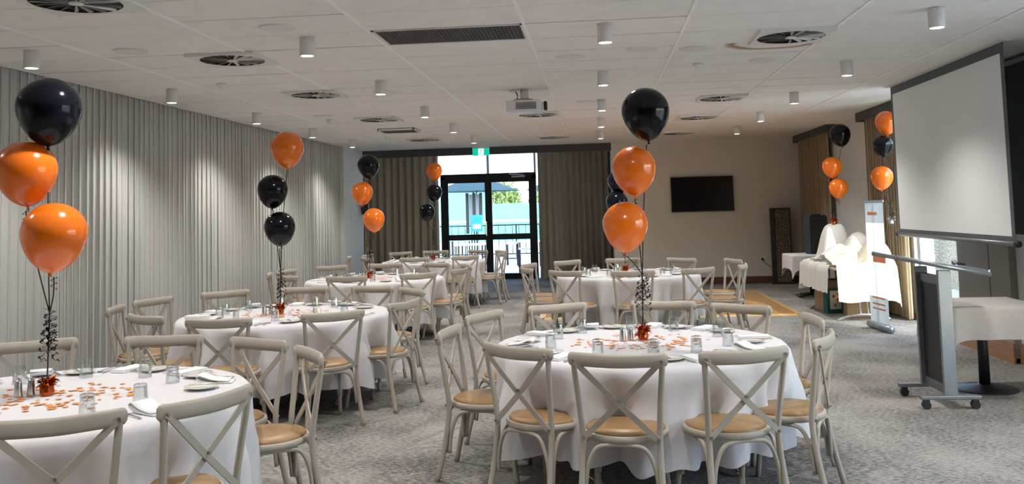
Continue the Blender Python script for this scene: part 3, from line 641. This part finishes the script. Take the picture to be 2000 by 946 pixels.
# ------------------------------------------------------------------ balloons, ribbons, weights
def balloon_mesh():
    prof = []
    for i in range(25):
        u = i / 24 * PI; z = -math.cos(u); r = math.sin(u)
        r *= 1 - .13 * max(0, -z) ** 1.4 if z > -1 else 1
        zz = z * (1.0 if z > 0 else 1.32); prof.append((max(r, 0 if i in (0, 24) else .02), zz))
    prof[0] = (0.045, -1.33)
    return lathe(B(), prof, 36)
bal = {c_: mesh('skin', balloon_mesh(), 'balloon_' + c_, True) for c_ in ('black', 'orange')}
def knot_bm(): return lathe(B(), [(0.03, -1.30), (.045, -1.345), (.03, -1.38), (.06, -1.43), (.07, -1.45), (0, -1.44)], 12)
knt = {c_: mesh('knot', knot_bm(), 'balloon_' + c_, True) for c_ in ('black', 'orange')}
def tinsel(name, m, rnd, n=70, R=.06, H=.11):
    bm = B()
    for _ in range(n):
        a = rnd.uniform(0, 2 * PI); e = rnd.uniform(-.5, 1.3); L_ = rnd.uniform(.5, 1.0) * R; b0 = Vector((.018 * math.cos(a), .018 * math.sin(a), H * rnd.uniform(.35, .75)))
        d_ = Vector((math.cos(a) * math.cos(e), math.sin(a) * math.cos(e), math.sin(e))); sd = d_.cross(Vector((rnd.random(), rnd.random(), rnd.random()))).normalized() * .005
        v = [bm.verts.new(q) for q in (b0 - sd, b0 + sd, b0 + d_ * L_ * .6 + sd + Vector((0, 0, .004)), b0 + d_ * L_ * .6 - sd)]; bm.faces.new(v)
        v2 = [bm.verts.new(q) for q in (b0 + d_ * L_ * .6 - sd, b0 + d_ * L_ * .6 + sd, b0 + d_ * L_ + Vector((0, 0, -.008)))]; bm.faces.new(v2)
    return bm
def bouquet(tagname, balls, base, gz, where, wm='foil_copper', wlab='copper', tail=None):
    rnd = random.Random(len(tagname) * 7 + int(balls[0][0] * 100)); bx_, by_, bz_ = base
    g = Vector((bx_ + .01, by_, gz)); ends = []
    pos = {3: ('top', 'middle', 'lowest'), 2: ('upper', 'lower')}[len(balls)]
    for (x, y, z, dia, col), pn in zip(balls, pos):
        r = dia / 2; o = thing('balloon', f'glossy {col} balloon, {pn} of the bunch {where}', 'balloon', (x, y, z), rnd.uniform(0, 6), f'balloons {where}')
        o.rotation_euler = (rnd.uniform(-.08, .08), rnd.uniform(-.12, .12), rnd.uniform(0, 6))
        s = link('skin', bal[col], o); s.scale = (r, r, r * .97); q = link('knot', knt[col], o); q.scale = (r, r, r * .97)
        ends.append(Vector((x, y, z - r * 1.42)))
    t = thing('balloon_ribbon', f'black curling ribbon tying the balloons {where}', 'ribbon', (bx_, by_, bz_))
    o0 = Vector((bx_, by_, bz_))
    for e in ends:
        part('strand', tube(B(), [e - o0, (e + g) / 2 + Vector((rnd.uniform(-.01, .01), 0, 0)) - o0, g - o0], .0036, 3, 5, Vector((0, 1, 0))), 'ribbon', t)
    part('strand', tube(B(), [g - o0, Vector((.0, 0, .06))], .0042, 1, 6, Vector((0, 1, 0))), 'ribbon', t)
    if tail: part('strand', tube(B(), [(0, 0, 0), Vector(tail) - o0], .0042, 1, 6, Vector((0, 1, 0))), 'ribbon', t)
    for c_ in range(6):
        p = []; rr = rnd.uniform(.012, .024); z0 = gz - rnd.uniform(-.04, .10); n = 44; ox, oy = rnd.uniform(-.028, .028), rnd.uniform(-.02, .02)
        for i in range(n):
            u = i / (n - 1); p.append(Vector((g.x + ox * (.4 + u) + rr * math.cos(u * 26 + c_), g.y + oy + rr * math.sin(u * 26 + c_), z0 - u * rnd.uniform(.15, .17))) - o0)
        part('curl', sweep(B(), p, [(-.0055, -.0008), (.0055, -.0008), (.0055, .0008), (-.0055, .0008)], Vector((.3, .2, 1)).normalized()), 'ribbon', t)
    for e in ends[-2:]:
        p = [e - o0 + Vector((.015 * math.cos(i * .9), .015 * math.sin(i * .9), -.004 * i)) for i in range(18)]
        part('curl', sweep(B(), p, [(-.003, -.0006), (.003, -.0006), (.003, .0006), (-.003, .0006)], Vector((.3, .2, 1)).normalized()), 'ribbon', t)
    wt = thing('balloon_weight', f'{wlab} foil tinsel balloon weight {where}', 'balloon weight', (bx_, by_, bz_), 0, 'foil balloon weights')
    part('wrapped_base', lathe(B(), [(0, 0), (.030, 0), (.036, .02), (.032, .05), (.018, .066), (.028, .085), (0, .075)], 14), wm, wt)
    part('tinsel_fringe', tinsel('f', wm, rnd), wm, wt)
def bunch(k, balls, gz, base=None):
    cx, cy = TC[k]; bouquet(k, balls, base or (cx + .0, cy, TOPZ), gz, f'over the {TNAME[k]}')
bunch('T0', [(-2.82, 4.4, 2.25, .317, 'black'), (-2.93, 4.38, 1.93, .30, 'orange'), (-2.76, 4.36, 1.60, .316, 'orange')], 1.19, (-2.83, 4.42, TOPZ))
bunch('T1', [(.34, 6.05, 2.29, .32, 'black'), (.25, 6.04, 1.91, .294, 'orange'), (.18, 6.03, 1.54, .30, 'orange')], 1.20, (.27, 6.06, TOPZ))
bunch('T2', [(-2.80, 7.95, 2.28, .30, 'orange'), (-2.94, 7.95, 1.90, .275, 'black'), (-2.87, 7.93, 1.56, .279, 'black')], 1.15, (-2.885, 7.96, TOPZ))
bunch('T4', [(-3.13, 12.15, 2.33, .30, 'black'), (-3.22, 12.15, 1.96, .289, 'orange'), (-3.06, 12.13, 1.59, .295, 'orange')], 1.22, (-3.14, 12.17, TOPZ))
bunch('T5', [(-2.97, 16.3, 2.42, .30, 'orange'), (-2.97, 16.3, 2.03, .282, 'black'), (-3.11, 16.28, 1.67, .29, 'black')], 1.30, (-3.04, 16.4, TOPZ))
bunch('T3', [(.29, 12.12, 2.01, .288, 'black'), (.26, 12.1, 1.73, .287, 'black')], 1.2, (.34, 12.2, TOPZ))
bouquet('R1', [(3.67, 13.9, 2.66, .308, 'black'), (3.53, 13.9, 2.18, .285, 'orange'), (3.60, 13.88, 1.86, .27, 'orange')], (3.57, 14.12, 1.30), 1.62, 'above the sheet-covered table by the right wall')
bouquet('R2', [(3.86, 12.32, 2.69, .286, 'orange'), (3.79, 12.3, 2.38, .258, 'black'), (3.75, 12.28, 1.96, .285, 'orange')], (3.86, 12.35, 1.33), 1.52, 'beside the projection screen', 'foil_silver', 'silver', (3.86, 12.9, 1.03))

# ------------------------------------------------------------------ lectern
t = thing('lectern', 'grey metal lectern on castors with black front panel before the screen', 'lectern', (2.71, 7.72, 0))
for y in (-.25, .26):
    ft = part('foot', bx(-.235, .225, y - .03, y + .03, .075, .105, bev=.006), 'grey_metal', t)
    for x in (-.19, .18):
        cs = part('castor', tube(B(), [(x, y - .022, .032), (x, y + .022, .032)], .032, 1, 14, Vector((0, 0, 1))), 'black_plastic', ft); part('castor_fork', bx(x - .02, x + .02, y - .026, y + .026, .05, .076), 'black_plastic', ft)
    part('post', bx(-.05, .05, y - .018, y + .018, .1, 1.08, bev=.004), 'light_metal' if y < 0 else 'grey_metal', t)
part('front_panel', bx(-.012, .0, -.235, .245, .17, 1.0), 'black_plastic', t)
part('panel_rail', bx(-.02, .02, -.232, .242, .1, .17), 'grey_metal', t); part('panel_rail', bx(-.02, .02, -.232, .242, .96, 1.03), 'grey_metal', t)
dk = part('desk', bx(-.37, .33, -.31, .32, 0, .028, bev=.006), 'grey_metal', t, False, (0, 0, 1.10), (0, .21, 0))
part('desk_edge', tube(B(), [(-.38, -.32, .014), (.335, -.32, .014)], .019, 1, 10), 'light_metal', dk, True); part('desk_edge', tube(B(), [(-.38, .33, .014), (.335, .33, .014)], .019, 1, 10), 'light_metal', dk, True)
part('book_stop', bx(.32, .335, -.3, .31, .02, .05), 'light_metal', dk)
mc = thing('microphone', 'small black microphone lying on the lectern desk', 'microphone', (2.9, 7.62, 1.10)); part('handle', tube(B(), [(-.06, -.05, .03), (.05, .05, .01)], .011, 1, 10), 'black_plastic', mc, True); part('head', lathe(B(), [(0, -.022), (.016, -.016), (.022, 0), (.016, .016), (0, .022)], 14, -.07, -.06, .034), 'grey_metal', mc, True)

# ------------------------------------------------------------------ pedestal table with cloth
t = thing('pedestal_table', 'square table on a black column with ribbed round base, right edge', 'table', (3.27, 8.22, 0))
part('tabletop', bx(-.36, .36, -.36, .36, .71, .735), 'cardboard_pale', t); part('column', lathe(B(), [(0, .03), (.045, .03), (.04, .71), (0, .71)], 20), 'black_plastic', t, True)
prof = [(0, .05)] + [q for r in range(8) for q in ((.06 + r * .025, .045 - r * .004), (.075 + r * .025, .038 - r * .004))] + [(.265, .008), (.265, 0), (0, 0)]
part('base', lathe(B(), prof, 48), 'black_plastic', t, True)
def box_cloth(hx, hy, top, drop, m, nm, loc, lab, cat='tablecloth', wav=.02, seed=1, rz=0, corner=.09):
    rnd = random.Random(seed); bm = B(); n = 60; ph = rnd.uniform(0, 6); rings = []
    def per(u):                                   # point on the square perimeter
        s = (u * 4) % 4; k = int(s); f = s - k
        return [(-hx + 2 * hx * f, -hy), (hx, -hy + 2 * hy * f), (hx - 2 * hx * f, hy), (-hx, hy - 2 * hy * f)][k], abs(f - .5) * 2
    for r, dz in ((.5, 0), (.97, 0), (1.0, -.006)) + tuple((1.005, -drop * q) for q in (.12, .3, .5, .7, .85, 1.0)):
        ring = []
        for i in range(n):
            (x, y), e = per(i / n); q = -dz / drop; f = q * wav * math.sin(i * 1.15 + ph) + q * .03 * (e ** 6); d_ = Vector((x / hx, y / hy, 0)).normalized()
            ring.append(bm.verts.new((x * r + d_.x * f, y * r + d_.y * f, top + dz - (corner * e ** 10 * q if q > 0.3 else 0))))
        rings.append(ring)
    bm.faces.new(rings[0])
    for a, b in zip(rings[:-1], rings[1:]):
        for i in range(n): bm.faces.new((a[i], b[i], b[(i + 1) % n], a[(i + 1) % n]))
    return tag(part(nm, bm, m, None, True, loc, (0, 0, rz)), lab, cat)
box_cloth(.385, .385, .745, .27, 'grey_cloth', 'tablecloth', (3.27, 8.22, 0), 'creased pale grey cloth on the square table behind the lectern', wav=.012, seed=4)

# ------------------------------------------------------------------ loudspeakers and covered tables at the right wall
t = thing('decorative_tower', 'tall black framed tower with mottled brown front against the back wall', 'tower', (3.72, 18.95, 0), -.12)
part('frame', bx(-.20, -.11, -.12, .12, 0, 1.54, bev=.005), 'black_plastic', t); part('frame', bx(.17, .20, -.12, .12, 0, 1.54), 'black_plastic', t); part('mottled_panel', bx(-.11, .17, -.11, .10, .05, 1.51), 'speckle', t)
part('top_cap', bx(-.20, .20, -.12, .12, 1.51, 1.545), 'black_plastic', t); part('plinth', bx(-.22, .22, -.14, .14, 0, .05, bev=.006), 'black_plastic', t)
t = thing('side_table', 'small table on black star base carrying the loudspeaker', 'table', (3.68, 16.25, 0)); part('tabletop', bx(-.38, .38, -.38, .38, .71, .735), 'cardboard_pale', t); part('column', lathe(B(), [(0, .03), (.04, .03), (.04, .71), (0, .71)], 16), 'black_plastic', t, True)
bm = B()
for a in range(4): tube(bm, [(0, 0, .06), (.30 * math.cos(a * PI / 2 + .5), .30 * math.sin(a * PI / 2 + .5), .025)], .025, 1, 8)
part('star_base', bm, 'black_plastic', t, True)
box_cloth(.40, .40, .745, .25, 'cloth', 'tablecloth', (3.68, 16.25, 0), 'white cloth on the small table under the loudspeaker', wav=.015, seed=6, corner=.16)
t = thing('loudspeaker', 'dark portable loudspeaker standing on the white covered side table', 'loudspeaker', (3.80, 16.25, .746), .25)
bm = B(); pts = [(-.19, -.16), (.12, -.17), (.21, -.05), (.21, .12), (-.12, .17), (-.19, .1)]; lo = [bm.verts.new((x, y, 0)) for x, y in pts]; hi = [bm.verts.new((x * .95, y * .95, .67)) for x, y in pts]
bm.faces.new(lo[::-1]); bm.faces.new(hi)
for i in range(6): bm.faces.new((lo[i], lo[(i + 1) % 6], hi[(i + 1) % 6], hi[i]))
bmesh.ops.bevel(bm, geom=bm.edges[:], offset=.02, segments=2, affect='EDGES'); part('cabinet', bm, 'navy_plastic', t)
part('grille', bx(-.15, .10, -.172, -.15, .06, .6, bev=.008), 'black_plastic', t); part('handle', bx(-.08, .08, -.04, .04, .665, .69, bev=.008), 'black_plastic', t)
t = thing('tape_dispenser', 'small black and orange gadget on the white side table', 'gadget', (3.93, 15.95, .746)); part('body', bx(-.09, .09, -.04, .04, 0, .07, bev=.01), 'black_plastic', t); part('top', bx(-.07, .05, -.03, .03, .07, .09, bev=.004), 'orange_plastic', t)
t = thing('trestle_table', 'folding rectangular table with curved chrome feet under white sheets', 'table', (3.6, 13.75, 0)); part('tabletop', bx(-.38, .38, -.95, .95, .70, .73), 'cardboard_pale', t)
for y in (-.85, .75):
    lg = part('leg', tube(B(), [(-.36, y, .015), (-.2, y, .07), (0, y, .085), (.2, y, .07), (.36, y, .015)], .018, 4, 10), 'chrome', t, True); bm = B()
    for x in (-.05, .05): tube(bm, [(x, y, .08), (x, y, .7)], .017, 1, 10, Vector((0, 1, 0)))
    part('upright', bm, 'chrome', lg, True)
def sheet(name, m, x0, x1, y0, y1, hf, lab, n=46, seed=1, edge=None):
    rnd = random.Random(seed); bm = B(); V = []; p = [rnd.uniform(0, 6) for _ in range(4)]
    for i in range(n + 1):
        row = []
        for j in range(n + 1):
            x = x0 + (x1 - x0) * i / n; y = y0 + (y1 - y0) * j / n
            z = hf(x, y); z += .012 * math.sin(17 * x + 9 * y + p[0]) + .008 * math.sin(31 * y - 13 * x + p[1])
            row.append(bm.verts.new((*(edge(x, y, z) if edge else (x, y)), z)))
        V.append(row)
    for i in range(n):
        for j in range(n): bm.faces.new((V[i][j], V[i + 1][j], V[i + 1][j + 1], V[i][j + 1]))
    return tag(part(name, bm, m, None, True), lab, 'cloth')
def lump(x, y, cx, cy, sx, sy, h, p=3.0): return h * math.exp(-(abs((x - cx) / sx) ** p + abs((y - cy) / sy) ** p))
TX0, TX1, TY0, TY1 = 3.2, 4.0, 12.78, 14.72
def over(x, y, base):                                   # how far outside the tabletop -> hang down
    d_ = max(TX0 - x, x - TX1, TY0 - y, y - TY1, 0); return base - d_ * 3.2 if d_ > 0 else base
def hang(x, y, z):                                      # cloth that hangs keeps close to the table edge
    ox = TX0 - x; q = x; r = y
    if x < TX0: q = TX0 - .03 - .25 * (TX0 - x) - .02 * math.sin(22 * y)
    if x > TX1: q = TX1 + .02 + .2 * (x - TX1)
    if y < TY0: r = TY0 - .03 - .25 * (TY0 - y) - .02 * math.sin(22 * x)
    if y > TY1: r = TY1 + .03 + .25 * (y - TY1)
    return q, r
sheet('table_sheet', 'thin_cloth', 3.08, 4.06, 13.05, 14.86, lambda x, y: over(x, y, .752 + .004 * math.sin(8 * y)), 'white sheet hanging over the front of the trestle table', seed=2, edge=hang)
sheet('cover_cloth', 'thin_cloth', 3.24, 3.98, 13.25, 14.6, lambda x, y: .775 + max(lump(x, y, 3.56, 14.12, .21, .24, .52, 5), lump(x, y, 3.78, 13.68, .2, .24, .40, 3.5), lump(x, y, 3.48, 13.6, .26, .34, .24, 2)), 'thin white cloth draped over tall objects on the trestle table', seed=3)
sheet('cream_throw', 'cream_cloth', 3.22, 4.14, 12.62, 13.42, lambda x, y: over(x, y, .785 + max(lump(x, y, 3.84, 13.06, .2, .26, .36, 2.6), lump(x, y, 3.5, 13.2, .24, .2, .16, 2))) - .25 * max(0, x - 3.98) * 2, 'cream cloth falling over the near end of the trestle table', seed=5, edge=hang)
# cartons and bag under the trestle table
def carton(nm, loc, sx, sy, sz, lab, m='cardboard', rz=0, flap=True):
    t = thing(nm, lab, 'box', loc, rz); bm = B(); th = .006
    box(bm, -sx, sx, -sy, -sy + th, 0, sz); box(bm, -sx, sx, sy - th, sy, 0, sz); box(bm, -sx, -sx + th, -sy, sy, 0, sz); box(bm, sx - th, sx, -sy, sy, 0, sz); box(bm, -sx, sx, -sy, sy, 0, th); part('body', bm, m, t)
    if flap:
        f = bx(0, .17, -sy, sy, -.003, .003); part('flap', f, 'cardboard_pale', t, False, (-sx, 0, sz), (0, -2.5, 0)); f = bx(-.17, 0, -sy, sy, -.003, .003); part('flap', f, m, t, False, (sx, 0, sz), (0, 2.6, 0))
    else: part('lid', bx(-sx, sx, -sy, sy, sz, sz + .006), m, t); part('packing_tape', bx(-sx * .9, sx * .9, -.03, .03, sz + .006, sz + .007), 'cardboard_pale', t)
carton('cardboard_carton', (3.50, 14.25, 0), .17, .2, .46, 'tall open cardboard carton with raised flaps under the trestle table', rz=.2)
carton('cardboard_carton', (3.66, 13.42, 0), .17, .15, .2, 'low closed brown carton on the carpet behind the banner', flap=False, rz=-.1)
t = thing('carrier_bag', 'green carrier bag with a printed front under the trestle table', 'bag', (3.42, 13.85, 0), .3)
bm = B(); v = [bm.verts.new(p) for p in ((-.12, -.06, 0), (.12, -.06, 0), (.12, .06, 0), (-.12, .06, 0), (-.13, -.03, .36), (.13, -.03, .36), (.13, .03, .36), (-.13, .03, .36))]
for q in ((0, 1, 5, 4), (1, 2, 6, 5), (2, 3, 7, 6), (3, 0, 4, 7), (0, 3, 2, 1)): bm.faces.new([v[i] for i in q])
part('body', bm, 'green_bag', t); part('printed_panel', bx(-.07, .10, -.068, -.05, .06, .33), 'pale_print', t); bm = B()
for x, z in ((0, .12), (.05, .2), (-.02, .25), (.06, .28)): lathe(bm, [(0, -.03), (.03, 0), (0, .03)], 8, x, -.066, z)
part('flower_print', bm, 'red_print', t)
# roll-up banner
t = thing('rollup_banner', 'narrow roll-up banner on a silver base catching the sunlight', 'banner', (3.515, 11.92, 0), 0.10)
part('base_cassette', tube(B(), [(0, -.34, .05), (0, .33, .05)], .045, 1, 12, Vector((0, 0, 1))), 'light_metal', t, True);
for y in (-.2, .2): part('foot', bx(-.16, .12, y - .015, y + .015, 0, .012), 'steel', t)
part('pole', tube(B(), [(.03, 0, .05), (.03, 0, 1.6)], .01, 1, 8, Vector((0, 1, 0))), 'steel', t)
def quad(x, y0, y1, z0, z1):
    bm = B(); bm.faces.new([bm.verts.new(p) for p in ((x, y0, z0), (x, y1, z0), (x, y1, z1), (x, y0, z1))]); return bm
bn = part('banner_sheet', quad(0, -.29, .28, .42, 1.36), 'banner_white', t); part('printed_field', quad(0, -.29, .28, 1.36, 1.63), 'banner_slate', bn); part('printed_field', quad(0, -.29, .28, .09, .42), 'banner_slate', bn)
part('printed_band', bx(-.0035, -.002, -.28, .1, .86, .96), 'banner_orange', bn); bm = B()
for z in (.26, .32, .40): box(bm, -.005, -.0035, -.2, .18, z, z + .022)
part('print_line', bm, 'banner_orange', bn); part('print_line', bx(-.005, -.0035, -.1, .2, 1.46, 1.50), 'banner_orange', bn); part('top_rail', bx(-.012, .012, -.3, .29, 1.62, 1.65, bev=.004), 'light_metal', t)

# ------------------------------------------------------------------ outside: terrace beyond the door, strip beyond the right wall
struct('terrace_ground', bx(-30, 30, YA + .25, 90, -.16, -.06), 'paving'); struct('yard_ground', bx(4.6, 40, -30, YA + .25, -.16, -.06), 'paving')
t = thing('garden_wall', 'mottled stone wall outside the right window', 'wall', (6.6, 12.6, -.06)); part('stone_face', bx(0, .3, -1.2, 6, 0, 2.6), 'stone', t); part('coping', bx(-.04, .34, -1.24, 6, 2.6, 2.68), 'paving', t)
tag(part('added_awning', bx(XR + .16, 6.3, -2.6, 7.0, 2.95, 3.05), 'white_build'), 'added flat white awning, out of view, keeping sun off the side windows', 'awning')  # added out of view to block direct sun through the near side windows
def terrace_table(x, y, lab, w_=.36, h=.78):
    t = thing('terrace_table', lab, 'table', (x, y, -.06), 0, 'terrace tables'); part('tabletop', bx(-w_, w_, -w_, w_, h - .04, h), 'white_build', t)
    for sx in (-1, 1):
        for sy in (-1, 1): part('leg', bx(sx * (w_ - .03) - .02, sx * (w_ - .03) + .02, sy * (w_ - .03) - .02, sy * (w_ - .03) + .02, 0, h - .04), 'black_alu', t)
def stool(x, y, lab):
    t = thing('bar_stool', lab, 'stool', (x, y, -.06), 0, 'terrace stools'); part('seat', bx(-.18, .18, -.18, .18, .66, .70), 'white_build', t)
    for sx in (-1, 1):
        for sy in (-1, 1): part('leg', bx(sx * .16 - .015, sx * .16 + .015, sy * .16 - .015, sy * .16 + .015, 0, .66), 'black_alu', t)
    part('foot_ring', bx(-.16, .16, -.175, -.145, .2, .23), 'black_alu', t)
terrace_table(-3.55, 25.2, 'dark legged terrace table seen through the left door leaf', .36, .80); terrace_table(-2.1, 27.5, 'dark legged terrace table seen through the right door leaf'); terrace_table(-4.6, 30, 'far terrace table behind the left door leaf')
stool(-1.95, 24.0, 'white topped stool just outside the right door leaf'); stool(-2.7, 28.2, 'white topped stool farther out beyond the centre of the door'); stool(-4.2, 27.4, 'white topped stool beyond the left door leaf')
t = thing('terrace_railing', 'thin dark railing with upright bars along the terrace edge', 'railing', (-3, 33, -.06)); part('top_rail', bx(-9, 9, -.03, .03, 1.15, 1.2), 'black_alu', t); part('bottom_rail', bx(-9, 9, -.02, .02, .1, .14), 'black_alu', t)
for x in (-9, -6, -3, 0, 3, 6, 9): part('post', bx(x - .025, x + .025, -.025, .025, 0, 1.15), 'black_alu', t)
bar_me = mesh('bar', bx(-.012, .012, -.012, .012, .14, 1.15), 'black_alu')
for k in range(72): link('bar', bar_me, t, (-8.9 + k * .25, 0, 0))
for x, y, l in ((-3.9, 29.0, 'left'), (-0.9, 29.5, 'right')):
    t = thing('market_umbrella', f'dark teal market umbrella on the terrace, {l} one', 'umbrella', (x, y, -.06), .4, 'terrace umbrellas'); cn = lathe(B(), [(1.5, 2.35), (1.48, 2.36), (.75, 2.62), (0.03, 2.85)], 8); part('canopy', cn, 'umbrella_cloth', t); part('pole', lathe(B(), [(0, 0), (.025, 0), (.025, 2.85), (0, 2.85)], 10), 'steel', t, True); part('base', lathe(B(), [(0, 0), (.28, 0), (.28, .06), (.05, .1), (0, .1)], 16), 'grey_metal', t)
t = thing('display_board', 'blue notice board on a post seen through the left door leaf', 'sign', (-3.54, 26.2, -.06)); part('board', bx(-.17, .17, -.02, .02, 1.12, 1.6), 'blue_sign', t); part('notice', bx(-.10, .12, -.026, -.02, 1.2, 1.33), 'white_build', t); part('post', bx(-.02, .02, -.02, .02, 0, 1.12), 'black_alu', t)
t = thing('coat_stand', 'dark stand hung with striped clothes outside the left door leaf', 'clothes stand', (-3.93, 28.5, -.06)); part('pole', bx(-.02, .02, -.02, .02, 0, 2.35), 'black_alu', t)
for k in range(5): part('garment', bx(-.26 + k * .11, -.16 + k * .11, -.03 - .01 * k, .03, (1.0, 1.25, 1.1, 1.3, 1.45)[k], 2.3 - .05 * (k % 2), bev=.012), 'black_plastic' if k % 2 == 0 else 'grey_metal', t)
t = thing('boundary_screen', 'long teal screen wall beyond the terrace', 'wall', (-4, 50, -.06)); part('panel', bx(-16, -2, 0, .3, 0, 2.8), 'teal_wall', t); part('panel', bx(-2, 20, 0, .3, 0, 2.1), 'teal_wall', t); part('capping', bx(-16, 20, -.05, .35, 1.05, 1.2), 'pale_blue', t)
t = thing('neighbour_building', 'white building with pale blue eave behind the terrace', 'building', (-4, 60, -.06)); part('wall', bx(-25, 22, 0, 6, 0, 6.0), 'white_build', t); part('eave', bx(-26, 23, -1.5, 6, 6.0, 7.6), 'pale_blue', t)
def tree(x, y, h, r, lab, seed):
    t = thing('garden_tree', lab, 'tree', (x, y, -.06)); rnd = random.Random(seed); part('trunk', tube(B(), [(0, 0, 0), (.05, 0, h * .5), (0, .05, h * .8)], .12, 3, 8), 'bark', t); bm = B()
    for _ in range(900):
        d_ = Vector((rnd.gauss(0, 1), rnd.gauss(0, 1), rnd.gauss(0, .8))).normalized() * r * rnd.uniform(.5, 1); c_ = d_ + Vector((0, 0, h)); u = Vector((rnd.gauss(0, 1), rnd.gauss(0, 1), rnd.gauss(0, 1))).normalized() * .16; v_ = u.orthogonal().normalized() * .09
        bm.faces.new([bm.verts.new(c_ + q) for q in (-u, v_, u, -v_)])
    o = part('foliage', bm, 'leaf', t); o['kind'] = 'stuff'
tree(-5.8, 54, 2.3, 1.3, 'bright green tree beyond the teal screen, left one', 1); tree(-3.0, 55, 2.2, 1.2, 'bright green tree beyond the teal screen, right one', 2)
